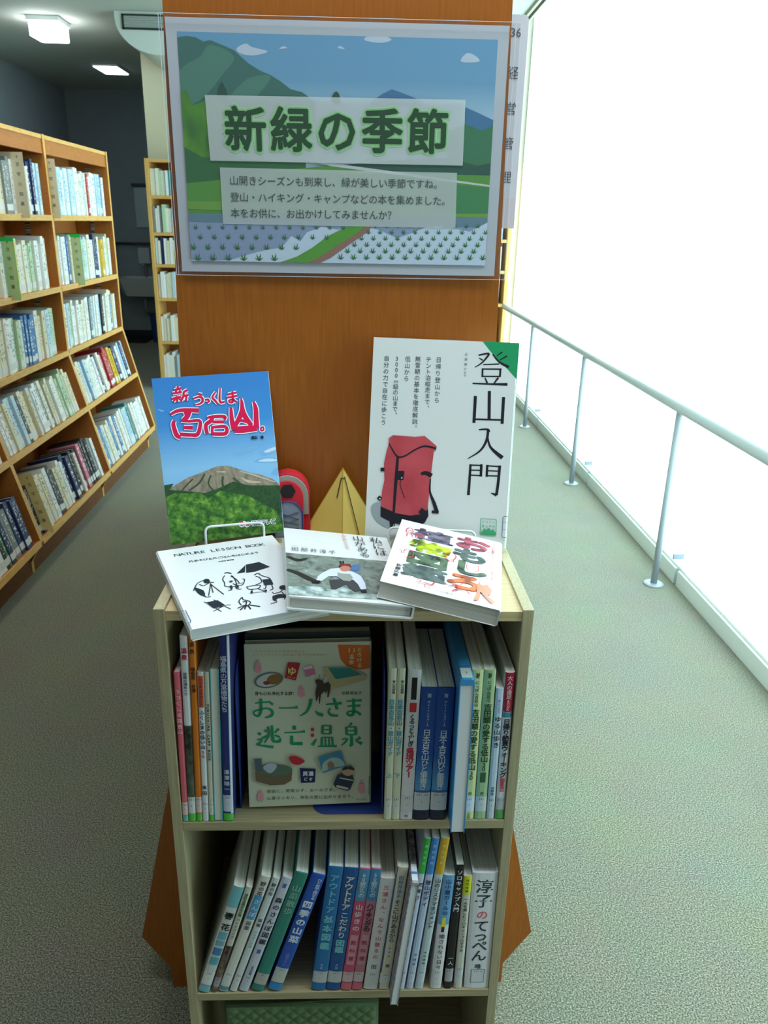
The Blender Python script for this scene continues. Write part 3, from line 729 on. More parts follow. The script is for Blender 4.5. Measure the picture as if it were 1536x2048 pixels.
# blue bookends: a bent metal sheet each
def bookend(x, label, sg, yv=0.022, bl=0.085):
    r = empty('bookend', frame((1, 0, 0), (0, 1, 0), (0, 0, 1), (x, yv, Z2+0.0001))); tag(r, label, 'bookend', 'blue bookends on the middle shelf')
    m = mat((44, 66, 136), 0.4); n = 10
    pr = [(0, 0.0)]+[(0, 0.15)]+[(0.028*(1-math.cos(t)), 0.15+0.045*math.sin(t)) for t in [math.pi/2*i/n for i in range(1, n+1)]]+[(0.092+0.028*math.sin(t), 0.15+0.045*math.cos(t)) for t in [math.pi/2*i/n for i in range(n+1)]]+[(0.12, 0)]
    MB().prism(pr, 0, 0.0012, 'x').link('upright_plate', m, r)
    bs = [(0.0012 if sg > 0 else 0, 0.12), (0.0012 if sg > 0 else 0, 0)]
    e = sg*bl; rr = 0.018
    pts = [(0, .0)]+[(e-sg*rr+sg*rr*math.sin(t), rr-rr*math.cos(t)) for t in [math.pi/2*i/6 for i in range(7)]]+[(e-sg*rr+sg*rr*math.cos(t), .12-rr+rr*math.sin(t)) for t in [math.pi/2*i/6 for i in range(7)]]+[(0, .12)]
    MB().prism(pts, 0, 0.0006, 'z').link('base_plate', m, r)
    return r
bookend(-.1285, 'blue metal bookend beside the left group of books on the middle shelf', -1, .024, .060)
bookend(.0452, 'blue metal bookend, its rounded base under the face-out onsen book', -1, .012)

# middle shelf, right group
YG = (220, 220, 190)
for x, st, lab in ((.0480, '上', 'cream mountain guide with teal title, first of the twin volumes right of the bookend'), (.0576, '下', 'cream mountain guide with teal title, second of the twin volumes')):
    r = S(x, .0092, .212, Z2, .0015, YG, lab, tag_f=(.84, .955), tagc=(220, 220, 206), texts=[('登山地図帳', .07, .155, INK, {'u': .68, 'size': .0036}), ('日本百名山・登山ガイド', .19, .56, (72, 160, 184), {'bold': .03}), (st, .67, .71, (72, 160, 184))])
S(.0674, .0150, .210, Z2, .0042, (232, 232, 232), 'thick white book with red title and black and red boxes at its top', tag_f=(.83, .945), texts=[('くるっとふしぎ', .28, .49, INK, {'bold': .02, 'size': .0078}), ('県境ツアー', .50, .70, (210, 40, 70), {'bold': .035, 'size': .0100}), ('昭', .957, .99, INK, {'size': .004})],
  bands=[(.045, .185, (30, 30, 30), .3, .72), (.205, .265, (214, 50, 60), .25, .78)])
BLUEP = ramp_mat('dusk_print', [(0.17, (20, 34, 60)), (0.21, (20, 40, 84)), (0.24, (90, 158, 206)), (0.5, (40, 88, 168)), (1.0, (34, 78, 160))], kind='axis', axis=2, scale=(1, 1, 1/0.187))
for x, w, st, pos, lab in ((.0832, .0192, '日本百名山ひと筆書き', .30, 'blue book with white title and dark ridge near its foot, left of the pair'), (.1038, .0194, '日本2百名山ひと筆書き', .31, 'blue book with white title and misty ridge near its foot, right of the pair')):
    S(x, w, .187, Z2, .0040 if x < .1 else .0025, (38, 80, 160), lab, photo=(0.0, 0.86, BLUEP), tag_f=(.785, .925), tagc=(214, 216, 216), tagt='291.09',
      texts=[('百', .025, .085, (220, 232, 240), {'size': .0055}), ('グレートトラバース', .09, .28, (214, 228, 240), {'size': .0036}), (st, pos, .76, (236, 240, 244), {'size': .0098, 'bold': .01})], end=(.93, 1.0, (30, 38, 60)))
# the book that lies on its fore-edge, spine up, and pokes out over the shelf edge
r = empty('display_book', frame((1, 0, 0), (0, 1, 0), (0, 0, 1), (.1270, -.0215, Z2+.0008))); tag(r, 'sky blue book turned spine-up and poking out in front of the middle shelf', 'book')
m = mat((70, 150, 206), 0.35)
MB().prism([(0, 0), (0, .206), (.0008, .2112), (.0036, .2125), (.0130, .2125), (.0158, .2112), (.0166, .206), (.0166, 0), (.0156, 0), (.0156, .2045), (.0010, .2045), (.0010, 0)], 0, .175, 'y').link('cover', m, r)
MB().box((.0012, .0008, .001), (.0154, .174, .2040)).link('pages', M_PAPER, r)
MB().box((.0025, .004, .21252), (.0145, .024, .21262)).link('call_label', mat((222, 222, 216), 0.5), r); MB().box((.0025, .024, .21252), (.0145, .030, .21262)).link('colour_mark', mat((60, 130, 200), 0.4), r)
P = P2(); put_glyph(P, '3', .0085, .014, .006); q = MB(); q.v = [(u, v, .21268) for u, v, e_ in P.v]; q.f = P.f; q.mi = [0]*len(P.f); q.link('label_print', mat((60, 60, 70), .5), r, fix=False)
S(.1446, .0132, .210, Z2, -.0005, (214, 216, 150), 'yellow-green book with bold black title beside the poking-out blue book', tag_f=(.84, .945), texts=[('NHK', .02, .045, INK, {'size': .0050, 'bold': .03}), ('にっぽん百低山', .065, .23, INK, {'size': .0048}), ('吉田類の愛する低山', .245, .655, (50, 60, 30), {'size': .0098, 'bold': .02}), ('30', .66, .72, (50, 60, 30), {'size': .0085}), ('吉', .80, .83, INK, {'size': .005}), ('出版', .955, .995, (90, 110, 40), {'size': .004})])
S(.1590, .0136, .210, Z2, -.0013, (168, 194, 140), 'sage green book with bold black title, right of the yellow-green one', tag_f=(.84, .945), tagc=(206, 212, 206), texts=[('NHK', .02, .045, INK, {'size': .0050, 'bold': .03}), ('にっぽん百低山', .065, .20, INK, {'size': .0048}), ('吉田類の愛する低山', .21, .60, (40, 60, 30), {'size': .0096, 'bold': .02}), ('30', .60, .66, (40, 60, 30), {'size': .0085}), ('吉', .80, .83, INK, {'size': .005})], bands=[(.67, .74, (60, 96, 60), .25, .75)])
S(.1738, .0091, .186, Z2, -.0008, (200, 214, 222), 'short pale blue book with black handwritten title near the right end', tag_f=(.83, .94), tagc=(206, 212, 214), texts=[('ゆる山歩き', .20, .44, INK, {'size': .0082}), ('思いつきで', .08, .18, (60, 120, 180), {'size': .003}), ('西野淑', .74, .81, INK, {'size': .004})])
S(.1843, .0108, .207, Z2, -.0020, (228, 226, 224), 'white book with red head and bold black title, rightmost on the middle shelf', tag_f=(.845, .93), tagt='291.09', tagc=(196, 200, 196), bands=[(0, .255, (180, 32, 56)), (.258, .29, (70, 140, 160))], end=(.935, .998, (96, 170, 90)),
  texts=[('大人の遠足', .02, .17, (236, 214, 214), {'size': .0064}), ('BOOK', .175, .245, (236, 214, 214), {'size': .0046}), ('日帰り絶景ウォーキング', .30, .70, INK, {'bold': .035, 'size': .0084}), ('関東周辺', .705, .80, (200, 40, 60), {'size': .006, 'bold': .02})])

# bottom shelf
TEAL = (96, 170, 186)
S(-.1935, .0146, .188, Z3, .0570, (214, 216, 206), 'white and teal book leaning right, leftmost on the lower shelf', tag_f=(.80, .93), bands=[(0, .19, (120, 186, 192)), (.42, .49, (110, 170, 186), .1, .9), (.50, .55, (110, 170, 186), .1, .9), (.57, .64, (70, 130, 180), .1, .9), (.66, .73, (100, 170, 190), .1, .9)],
  texts=[('春', .22, .31, INK, {'size': .0125, 'bold': .02}), ('花', .325, .415, INK, {'size': .0125, 'bold': .02})], end=(.935, .998, (120, 186, 196)))
S(-.1770, .0085, .188, Z3, .0560, (210, 208, 192), 'slim cream field guide with green title and a brown photo at its foot', tag_f=(.86, .95), tagc=(170, 164, 164), photo=(.55, .998, ramp_mat('brown_print', [(0.35, (60, 46, 40)), (0.6, (140, 118, 100))], nscale=90)),
  texts=[('身近な自然の木の実', .06, .27, (50, 120, 70), {'size': .0052, 'bold': .02}), ('ハンドブック', .28, .48, INK, {'size': .0048})])
S(-.1670, .0128, .206, Z3, .0665, (222, 220, 208), 'cream flower field guide with a sky blue oval behind its title', tag_f=(.83, .94), bands=[(.16, .36, (84, 158, 206), .08, .92)],
  texts=[('野の花', .04, .16, INK, {'size': .0076}), ('さんぽ', .18, .34, (226, 236, 240), {'size': .0080}), ('図鑑', .37, .45, (90, 96, 96), {'size': .0072})], end=(.955, .99, (90, 150, 170)))
S(-.1523, .0096, .204, Z3, .0665, (216, 222, 218), 'pale field guide with faint blue stripe, fourth of the leaning row', tag_f=(.84, .945), texts=[('野の花', .04, .15, INK, {'size': .0062}), ('図鑑', .34, .42, (70, 80, 80), {'size': .0058}), ('木の実と紅葉', .45, .60, (120, 180, 200), {'size': .004})])
S(-.1400, .0128, .204, Z3, .0665, (206, 208, 220), 'lavender white field guide with black title and two blue hearts', tag_f=(.86, .95), tagc=(204, 206, 214), bands=[(.05, .085, (84, 104, 176), .3, .7), (.62, .655, (84, 104, 176), .3, .7)], texts=[('森のさんぽ図鑑', .16, .58, INK, {'size': .0096, 'bold': .015}), ('長谷川哲雄', .77, .85, (60, 60, 80), {'size': .0036})])
S(-.1235, .0172, .210, Z3, .0660, (52, 134, 118), 'green book with pale title leaning among the field guides', tag_f=(.85, .945), tagc=(190, 180, 176), texts=[('山菜散歩', .09, .34, (150, 190, 176), {'size': .0115})])
S(-.1015, .0178, .207, Z3, .0650, (40, 88, 180), 'blue book with bold white title leaning against the gap on the lower shelf', tag_f=(.80, .93), tagc=(196, 200, 190), texts=[('ひと目で探せる', .03, .20, (214, 224, 240), {'size': .0062, 'u': .70}), ('四季の山菜', .21, .58, (224, 232, 244), {'size': .0128, 'bold': .04}), ('山菜ガイド', .66, .78, (150, 140, 220), {'size': .005})], end=(.935, .998, (60, 140, 200)))
S(-.0440, .0190, .212, Z3, .0246, (36, 112, 170), 'blue outdoor handbook with pale blue title, right of the gap', tag_f=(.84, .935), tagc=(196, 198, 196), texts=[('アウトドア', .05, .36, (110, 186, 214), {'size': .0125, 'bold': .03}), ('基本図鑑', .37, .66, (120, 196, 206), {'size': .0128, 'bold': .03}), ('大全', .77, .82, (190, 210, 220), {'size': .004})])
S(-.0240, .0186, .210, Z3, .0242, (26, 84, 150), 'darker blue outdoor handbook with cream title beside its twin', tag_f=(.84, .935), tagc=(196, 198, 196), texts=[('アウトドア', .06, .33, (220, 216, 190), {'size': .0120, 'bold': .03}), ('こだわり', .34, .56, (214, 220, 210), {'size': .0112, 'bold': .02}), ('図鑑', .57, .68, (120, 196, 206), {'size': .0120, 'bold': .03}), ('大全', .77, .82, (190, 210, 220), {'size': .004})])
for x, w, col, c2, st1, lab in ((-.0044, .0142, (212, 84, 120), (84, 150, 190), '60歳からの', 'pink book with a blue cap and white title on the lower shelf'), (.0106, .0130, (196, 120, 140), (66, 140, 190), '50歳からの', 'dusty pink book with a blue cap and dark outlined title, right of the pink one')):
    S(x, w, .209, Z3, .0238 if w > .0135 else .0235, col, lab, bands=[(0, .25, c2), (.53, .78, (226, 150, 170) if w > .0135 else (206, 150, 160), .15, .85)], tag_f=(.845, .93), tagc=(216, 190, 190), texts=[(st1, .03, .22, (214, 226, 236), {'size': .0078, 'bold': .02}),
      ('山歩きの' if w > .0135 else 'ハイキングの', .27, .50, (236, 220, 224) if w > .0135 else (60, 40, 50), {'size': .0095, 'bold': .03}), ('教科書', .56, .76, (190, 60, 100), {'size': .008})], end=(.935, .998, (220, 110, 130)))
S(.0262, .0184, .193, Z3, .0195, (226, 224, 222), 'thick white book with red handwritten title on the lower shelf', tag_f=(.84, .965), tagc=(220, 220, 216), texts=[('三浦さん、なんで山登るの', .05, .72, (206, 80, 96), {'size': .0078}), ('田', .76, .81, INK, {'size': .0075})])
S(.0462, .0140, .211, Z3, .0206, (220, 216, 190), 'cream book with black title and blue author name, leaning right', tag_f=(.86, .95), bands=[(0, .998, (50, 76, 150), 0, .07)], texts=[('田部井淳子', .06, .24, (60, 130, 180), {'size': .0068}), ('そこに山があるから', .25, .60, INK, {'size': .0084}), ('世界初', .63, .73, (70, 80, 70), {'size': .003}), ('潮', .77, .82, INK, {'size': .006})])
# thin book turned spine-up, leaning, poking out
a = math.atan2(.0213, .212)
r = empty('display_book', frame((math.cos(a), 0, -math.sin(a)), (0, 1, 0), (math.sin(a), 0, math.cos(a)), (.0612, -.0225, Z3+.0020))); tag(r, 'thin book turned spine-up and poking out in front of the lower shelf', 'book')
MB().prism([(0, 0), (0, .206), (.0014, .2100), (.0086, .2100), (.0100, .206), (.0100, 0), (.0090, 0), (.0090, .2045), (.0010, .2045), (.0010, 0)], 0, .150, 'y').link('cover', ramp_mat('speckled_cover', [(0.4, (120, 110, 116)), (0.6, (176, 170, 170))], nscale=160), r)
MB().box((.0012, .0008, .001), (.0088, .149, .2040)).link('pages', M_PAPER, r)
MB().box((.0014, .004, .21002), (.0086, .030, .21012)).link('call_label', mat((224, 226, 230), 0.5), r); MB().box((.0014, .014, .21014), (.0086, .018, .21018)).link('colour_mark', mat((90, 130, 200), 0.4), r)
S(.0730, .0082, .257, Z3, .0262, (196, 206, 224), 'tall pale mountain guide with a green head on the lower shelf', bands=[(0, .22, (58, 176, 70))], tag_f=(.87, .955), tagc=(200, 206, 220), texts=[('登山学校', .03, .17, (190, 230, 190), {'size': .004}), ('沢登り', .27, .39, INK, {'size': .0078})])
S(.0838, .0092, .257, Z3, .0250, (186, 200, 222), 'tall pale mountain guide with a blue head, next to the green-headed one', bands=[(0, .225, (66, 136, 200))], tag_f=(.87, .955), tagc=(200, 206, 220), texts=[('登山学校', .03, .17, (190, 214, 236), {'size': .004}), ('登山ボディ', .26, .43, (40, 50, 100), {'size': .0084}), ('芝田学', .74, .84, INK, {'size': .004})])
S(.0955, .0108, .257, Z3, .0243, (192, 206, 210), 'tall pale mountain guide with a yellow head, third of the tall trio', bands=[(0, .225, (214, 168, 40))], tag_f=(.87, .955), tagc=(200, 208, 216), texts=[('登山学校', .03, .17, (240, 226, 170), {'size': .004}), ('山のリスクマネジメント', .25, .58, INK, {'size': .0080}), ('木元康晴', .73, .83, INK, {'size': .004})])
S(.1160, .0148, .197, Z3, .0095, (226, 220, 220), 'book with sky blue upper half and a tiny yellow figure on its spine', bands=[(0, .42, (110, 166, 212)), (.36, .44, (232, 220, 40), .35, .65), (.44, .485, (30, 30, 36), .36, .62)], tag_f=(.83, .965), tagc=(214, 212, 214), texts=[('山小屋ガールの', .03, .34, (30, 50, 90), {'size': .0080}), ('癒されない日々', .50, .82, (70, 60, 66), {'size': .0080})])
S(.1346, .0106, .212, Z3, .0062, (22, 22, 26), 'black solo-camping book with white title on the lower shelf', tag_f=(.83, .94), tagc=(176, 176, 178), texts=[('ソロキャンプ入門', .03, .36, (226, 228, 230), {'size': .0078, 'bold': .02}), ('一人', .72, .80, (220, 220, 220), {'size': .007})])
S(.1481, .0108, .195, Z3, .0030, (206, 204, 190), 'grey-white book with bright yellow head between the black and the thick white book', bands=[(0, .155, (216, 216, 40))], tag_f=(.80, .955), tagc=(200, 202, 200), texts=[('自然体験', .02, .14, (90, 100, 20), {'size': .0042}), ('一人を楽しむソロキャンプのすすめ', .18, .66, INK, {'size': .0058})])
S(.1622, .0328, .200, Z3, 0.0, (228, 228, 230), 'very thick white hardcover with brushed black title, rightmost on the lower shelf', hard=True, tag_f=None, d=.145,
  texts=[('淳子', .05, .29, (44, 52, 66), {'size': .0235}), ('の', .30, .395, (220, 90, 100), {'size': .0160}), ('てっぺん', .40, .745, (44, 52, 66), {'size': .0215}), ('唯', .77, .83, INK, {'size': .0095})])
o = [x for x in COL.objects if x.name.startswith('display_book')][-1]
MB().box((.0080, -.00012, .011), (.0255, -.00006, .034)).link('call_label', mat((214, 216, 216), .5), o)
fr = MB()
for p in ((.0078, .0105, .0257, .0111), (.0078, .0339, .0257, .0345), (.0078, .0105, .0084, .0345), (.0251, .0105, .0257, .0345)): fr.box((p[0], -.00018, p[1]), (p[2], -.00013, p[3]))
fr.link('label_frame', mat((60, 64, 90), .5), o)
P = P2()
for k, ch in enumerate('913.6'): put_glyph(P, ch, .0125+k*.0022, .031, .0036)
q = MB(); q.v = [(u, -.00022, v) for u, v, e_ in P.v]; q.f = P.f; q.mi = [0]*len(P.f); q.link('label_print', mat((60, 60, 70), .5), o, fix=False)

# ------------------------------------------------------------------ books shown by their covers
def cover_book(M, w, h, t, cover, label, spine='left', hard=False, spine_col=None):
    """local x across, y up the page, z out of the front cover; the front cover lies at z = 0"""
    r = empty('display_book', M); tag(r, label, 'book')
    ct = 0.0020 if hard else 0.0005; ins = 0.0035 if hard else 0.0008
    n = 6
    sp = [(-0.0, -ct)]
    k = min(0.004, t*0.4)
    pr = [(w, 0), (w, -ct), (ct+0.001, -ct), (ct, -ct-0.001), (ct, -t+ct+0.001), (ct+0.001, -t+ct), (w, -t+ct), (w, -t), (k*0.5, -t), (0, -t+k*0.5), (0, -k*0.5), (k*0.5, 0)]
    if spine == 'right': pr = [(w-x, z) for x, z in pr]
    c = MB(); nn = len(pr)
    c.v = [(x, 0, z) for x, z in pr]+[(x, h, z) for x, z in pr]
    c.f = [tuple(range(nn)), tuple(reversed(range(nn, 2*nn)))]+[(i, nn+i, nn+(i+1) % nn, (i+1) % nn) for i in range(nn)]; c.mi = [0]*len(c.f)
    c.link('cover', mat(cover, 0.28), r)
    x0, x1 = (ct+0.0012, w-ins) if spine == 'left' else (ins, w-ct-0.0012)
    MB().box((x0, ins, -t+ct+0.0001), (x1, h-ins, -ct-0.0001)).link('pages', M_PAGES_Z, r)
    return r
def placef(u, v, d): return (u, v, d)
def lean_frame(O, yaw, lean, roll):
    cy, sy = math.cos(yaw), math.sin(yaw); ex = Vector((cy, sy, 0)); n = Vector((-sy, cy, 0)); up = Vector((0, 0, 1))*math.cos(lean)+n*math.sin(lean)
    cr, sr = math.cos(roll), math.sin(roll); a = cr*ex+sr*up; b = -sr*ex+cr*up
    return frame(a, b, a.cross(b), O)
def flat_frame(O, ang, tilt):
    ex = Vector((math.cos(ang), math.sin(ang), 0)); up = Vector((-math.sin(ang), math.cos(ang), 0)); ex = ex*math.cos(tilt)-Vector((0, 0, 1))*math.sin(tilt)
    return frame(ex, up, ex.cross(up), O)

# --- blue mountain book on the left stand
w, h = .144, .208
bb = cover_book(lean_frame((-.2212, .1561, .889), rad(14.7), rad(14.4), rad(1.9)), w, h, .008, (226, 226, 220), 'blue book with red brush title over a green mountain photo, standing at the left', 'left')
A = Art(bb, w, h, [(303.2, 755), (536.4, 741), (569, 1063), (342, 1091)], placef); A.crop(300, 660, 3.84)
SKYP = ramp_mat('sky_print', [(0.45, (136, 186, 224)), (0.72, (66, 136, 200)), (1.0, (60, 124, 192))], kind='axis', axis=1, scale=(1, 1/h, 1), rough=.25)
A.poly('picture_sky', [[(12, 362), (905, 308), (1031, 1548), (162, 1654)]], SKYP)
CL = mat((196, 214, 232), .3)
A.poly('picture_clouds', [[(640, 940), (760, 890), (830, 900), (700, 960)], [(860, 930), (965, 885), (975, 925), (880, 960)], [(800, 1005), (900, 975), (978, 985), (980, 1010), (880, 1015)], [(930, 1100), (985, 1050), (990, 1110)], [(60, 600), (110, 612), (90, 620)]], mat((120, 172, 216), .3), sm=True)
A.poly('picture_cloud_edges', [[(830, 1002), (900, 983), (970, 990), (975, 1003), (880, 1008)], [(880, 925), (962, 893), (966, 915), (900, 938)]], CL, sm=True)
ROCK = ramp_mat('rock_print', [(0.3, (98, 96, 84)), (0.5, (140, 128, 108)), (0.7, (168, 156, 140))], nscale=120, scale=(1.0, .45, 1), detail=10, dist=.8)
A.poly('picture_mountain', [[(105, 1230), (190, 1190), (290, 1130), (380, 1098), (470, 1060), (520, 1042), (600, 1038), (680, 1062), (760, 1090), (860, 1110), (940, 1140), (990, 1180), (1000, 1250), (600, 1330), (110, 1300)]], ROCK)
A.lines('picture_ridges', [([(420, 1100), (380, 1170), (300, 1230)], 14), ([(470, 1110), (450, 1180), (500, 1240)], 12), ([(560, 1120), (560, 1190), (600, 1260)], 16), ([(330, 1140), (270, 1200), (240, 1240)], 12), ([(640, 1130), (700, 1180), (760, 1200)], 14)], mat((60, 78, 54), .4))
A.lines('picture_scree', [([(700, 1130), (760, 1160), (850, 1165)], [6, 22, 8]), ([(690, 1080), (800, 1110), (960, 1165)], [6, 14, 6]), ([(510, 1085), (580, 1085)], [6, 14])], mat((196, 176, 152), .4))
FOR = ramp_mat('forest_canopy_print', [(0.22, (20, 48, 22)), (0.42, (44, 92, 34)), (0.55, (84, 132, 46)), (0.70, (150, 178, 78))], nscale=110, detail=10, dist=.3)
FOR2 = ramp_mat('dark_forest_print', [(0.3, (26, 52, 34)), (0.6, (48, 84, 44))], nscale=260, detail=8)
A.poly('picture_far_forest', [[(104, 1190), (180, 1175), (150, 1225), (300, 1235), (420, 1250), (520, 1215), (640, 1160), (760, 1190), (1000, 1190), (1015, 1400), (130, 1420)]], FOR2)
A.poly('picture_forest', [[(122, 1280), (200, 1245), (300, 1255), (380, 1240), (450, 1290), (540, 1230), (640, 1250), (760, 1270), (860, 1330), (960, 1380), (1012, 1400), (1031, 1548), (162, 1654)]], FOR)
SHI = [([(190, 455), (240, 440)], 14), ([(215, 425), (212, 450)], 12), ([(175, 480), (245, 470)], 12), ([(200, 460), (205, 480)], 10), ([(232, 455), (228, 475)], 10), ([(170, 522), (240, 505)], 13), ([(208, 500), (210, 545)], 13), ([(200, 515), (180, 545)], 9), ([(220, 515), (240, 535)], 9),
       ([(290, 455), (262, 470), (258, 500), (240, 535)], 13), ([(262, 500), (298, 492)], 12), ([(282, 498), (278, 535)], 12)]
UTU = [([(372, 485), (400, 492)], 14), ([(335, 520), (375, 508), (400, 515), (405, 540), (385, 560), (350, 568)], [8, 12, 16, 15, 10, 6]), ([(425, 530), (445, 528), (455, 540), (440, 552)], [8, 12, 12, 6]), ([(505, 470), (480, 510), (500, 535), (520, 560)], [6, 12, 14, 10]),
       ([(540, 440), (535, 520), (545, 550), (575, 545)], [6, 12, 16, 8]), ([(600, 490), (665, 475)], 11), ([(590, 515), (670, 500)], 11), ([(632, 465), (638, 540), (615, 550), (608, 535), (640, 530), (665, 550)], [10, 13, 12, 8, 10, 12])]
BIG = [([(160, 640), (230, 610), (375, 612)], [14, 24, 30]), ([(290, 620), (285, 660), (255, 685)], [60, 34, 24]), ([(190, 690), (180, 720), (205, 800), (235, 820)], [18, 26, 32, 20]), ([(240, 688), (300, 694), (380, 690), (385, 740), (365, 795), (320, 800), (230, 795)], [18, 16, 20, 24, 28, 24, 26]), ([(262, 742), (330, 744)], [22, 26]),
       ([(440, 668), (500, 658), (575, 660), (570, 685)], [12, 20, 22, 14]), ([(490, 650), (470, 690), (430, 725), (440, 790)], [16, 26, 26, 22]), ([(480, 700), (570, 700)], [18, 20]), ([(480, 735), (478, 790)], 16), ([(478, 742), (580, 738), (580, 790), (480, 792)], [16, 22, 26, 24]),
       ([(622, 590), (630, 690), (650, 760)], [16, 30, 44]), ([(700, 520), (708, 580), (700, 640), (650, 740)], [8, 26, 34, 26]), ([(706, 560), (720, 640), (780, 730)], [20, 36, 30]), ([(650, 762), (720, 758), (820, 748)], [42, 50, 40]), ([(795, 545), (812, 600), (815, 680), (820, 745)], [12, 30, 34, 36]), ([(665, 700), (700, 690), (745, 700)], [20, 16, 20])]
DOT = [([(852, 745), (870, 742), (872, 765), (852, 768), (852, 745)], 7)]
WH = mat((236, 240, 246), .3); RD = mat((214, 26, 76), .3)
A.lines('title_outline', SHI+UTU+BIG+DOT, WH, extra=18)
A.lines('title', SHI+UTU+BIG+DOT, RD, extra=5)
A.text('author', [('奥田 博', (790, 822), (860, 820), 26, .04)], mat((20, 30, 50), .4))
A.lines('logo_outline', [([(690, 1475), (705, 1500), (725, 1480), (745, 1500), (765, 1475)], 20)], WH, extra=12)
A.lines('logo', [([(690, 1478), (700, 1498), (718, 1490), (710, 1474), (690, 1478)], 9), ([(745, 1478), (740, 1495), (762, 1495), (765, 1476), (745, 1478)], 9), ([(718, 1488), (745, 1488)], 8)], mat((214, 30, 80), .3))
A.text('publisher_outline', [('福島テレビ', (800, 1482), (945, 1468), 44, .10)], WH)
A.text('publisher', [('福島テレビ', (800, 1482), (945, 1468), 40, .02)], mat((26, 40, 60), .4))
A.lines('call_label_frame', [([(990, 1308), (1008, 1308)], 4), ([(990, 1308), (1006, 1465)], 5), ([(1006, 1465), (1028, 1462)], 4)], mat((60, 70, 110), .4), sm=False)

# --- big white book with the backpack on the right stand
w, h = .182, .258
pb = cover_book(lean_frame((.0227, .176, .890), rad(-6.8), rad(13.9), rad(-.45)), w, h, .010, (214, 218, 214), 'large white mountaineering book with a red backpack on its cover, standing at the right', 'right')
A = Art(pb, w, h, [(748, 667), (1037.7, 680.5), (1012.5, 1092), (729, 1077)], placef); A.crop(700, 650, 4.267)
A.poly('corner_triangle', [[(1130, 112), (1440, 128), (1418, 440), (1330, 340), (1250, 270), (1180, 180)]], mat((36, 146, 92), .3))
bk = mat((28, 28, 36), .4)
T4 = [([(1095, 232), (1180, 218), (1165, 250), (1120, 300), (1065, 335)], [10, 14, 14, 10, 4]), ([(1100, 255), (1130, 275)], [4, 10]), ([(1215, 225), (1270, 290), (1350, 335)], [8, 14, 22]), ([(1250, 240), (1295, 205)], [5, 10]), ([(1275, 275), (1335, 240)], [5, 12]), ([(1135, 312), (1270, 308)], [7, 9]),
      ([(1130, 345), (1128, 418)], 13), ([(1130, 350), (1290, 352)], [8, 10]), ([(1280, 352), (1276, 418)], 15), ([(1130, 412), (1280, 414)], 8), ([(1150, 425), (1170, 470)], [8, 14]), ([(1262, 425), (1225, 475)], [16, 8]), ([(1045, 472), (1180, 478), (1340, 482)], [10, 11, 22])]
SAN = [([(1188, 538), (1186, 780)], 24), ([(1070, 580), (1058, 810)], 24), ([(1058, 778), (1300, 786)], [12, 12]), ([(1308, 590), (1296, 818)], 24)]
NYU = [([(1100, 868), (1175, 866), (1185, 890)], [9, 14, 20]), ([(1178, 870), (1165, 960), (1110, 1050), (1005, 1118)], [20, 20, 14, 4]), ([(1175, 930), (1200, 1020), (1300, 1110)], [8, 18, 34])]
MON = [([(1030, 1165), (1022, 1300), (1012, 1430)], [18, 20, 22]), ([(1030, 1172), (1125, 1175)], 9), ([(1122, 1165), (1118, 1270)], 20), ([(1030, 1215), (1120, 1217)], 8), ([(1025, 1258), (1118, 1262)], 9),
       ([(1172, 1170), (1168, 1272)], 18), ([(1172, 1178), (1285, 1185)], 9), ([(1278, 1175), (1265, 1320), (1250, 1430)], [22, 22, 22]), ([(1172, 1220), (1275, 1224)], 8), ([(1170, 1263), (1270, 1266)], 9), ([(1252, 1430), (1205, 1412)], [24, 5])]
A.lines('title', T4+SAN+NYU+MON, bk, sm=True, extra=2)
A.text('cover_lines', [('日帰り登山から', (758, 270), (742, 615), 50, 0), ('テント泊縦走まで、', (672, 268), (660, 680), 50, 0, {'vert': True}), ('無雪期の基本を徹底解説。', (582, 262), (553, 850), 50, 0, {'vert': True}), ('低山から', (495, 262), (483, 428), 50, 0),
  ('3000m級の山まで、', (402, 258), (384, 738), 50, 0, {'vert': True}), ('自分の力で自在に歩こう', (315, 255), (287, 805), 50, 0)], mat((52, 56, 60), .4))
A.text('author', [('近藤謙介', (992, 225), (984, 350), 26, 0), ('監修', (983, 380), (981, 405), 18, 0)], mat((96, 100, 104), .4))
A.poly('picture_shadow', [[(190, 1520), (270, 1500), (330, 1640), (350, 1720), (250, 1680), (190, 1600)]], mat((150, 160, 164), .3), sm=True)
PR = ramp_mat('backpack_print', [(0.3, (170, 58, 66)), (0.7, (200, 84, 92))], nscale=22, detail=4, rough=.3)
A.poly('picture_backpack', [[(335, 940), (370, 915), (450, 922), (560, 930), (640, 922), (690, 965), (742, 1010), (735, 1045), (718, 1050), (690, 1290), (668, 1520), (665, 1600), (560, 1640), (400, 1620), (262, 1540), (275, 1400), (296, 1300), (292, 1160), (315, 1050), (330, 1000)]], PR)
A.poly('picture_backpack_base', [[(262, 1530), (330, 1560), (400, 1590), (520, 1610), (640, 1590), (668, 1545), (672, 1610), (640, 1670), (590, 1700), (480, 1695), (360, 1670), (262, 1620)]], bk)
A.lines('picture_straps', [([(335, 985), (370, 1050), (410, 1100), (470, 1095), (560, 1040), (640, 1010), (738, 1030)], [8, 12, 14, 12, 12, 14, 16]), ([(410, 1100), (395, 1300), (375, 1580)], [20, 28, 20]), ([(262, 1212), (296, 1210)], 30), ([(240, 1450), (268, 1470)], 34), ([(610, 1250), (650, 1240), (700, 1265)], [22, 34, 40]),
  ([(690, 1290), (685, 1400), (720, 1500), (745, 1580)], [10, 16, 30, 36]), ([(450, 1290), (430, 1340), (470, 1460)], 6), ([(400, 1245), (465, 1245)], 44), ([(400, 1280), (460, 1282)], 40), ([(360, 1650), (365, 1710)], 44), ([(600, 1560), (640, 1590)], 50), ([(700, 1575), (760, 1580)], 24)], bk)
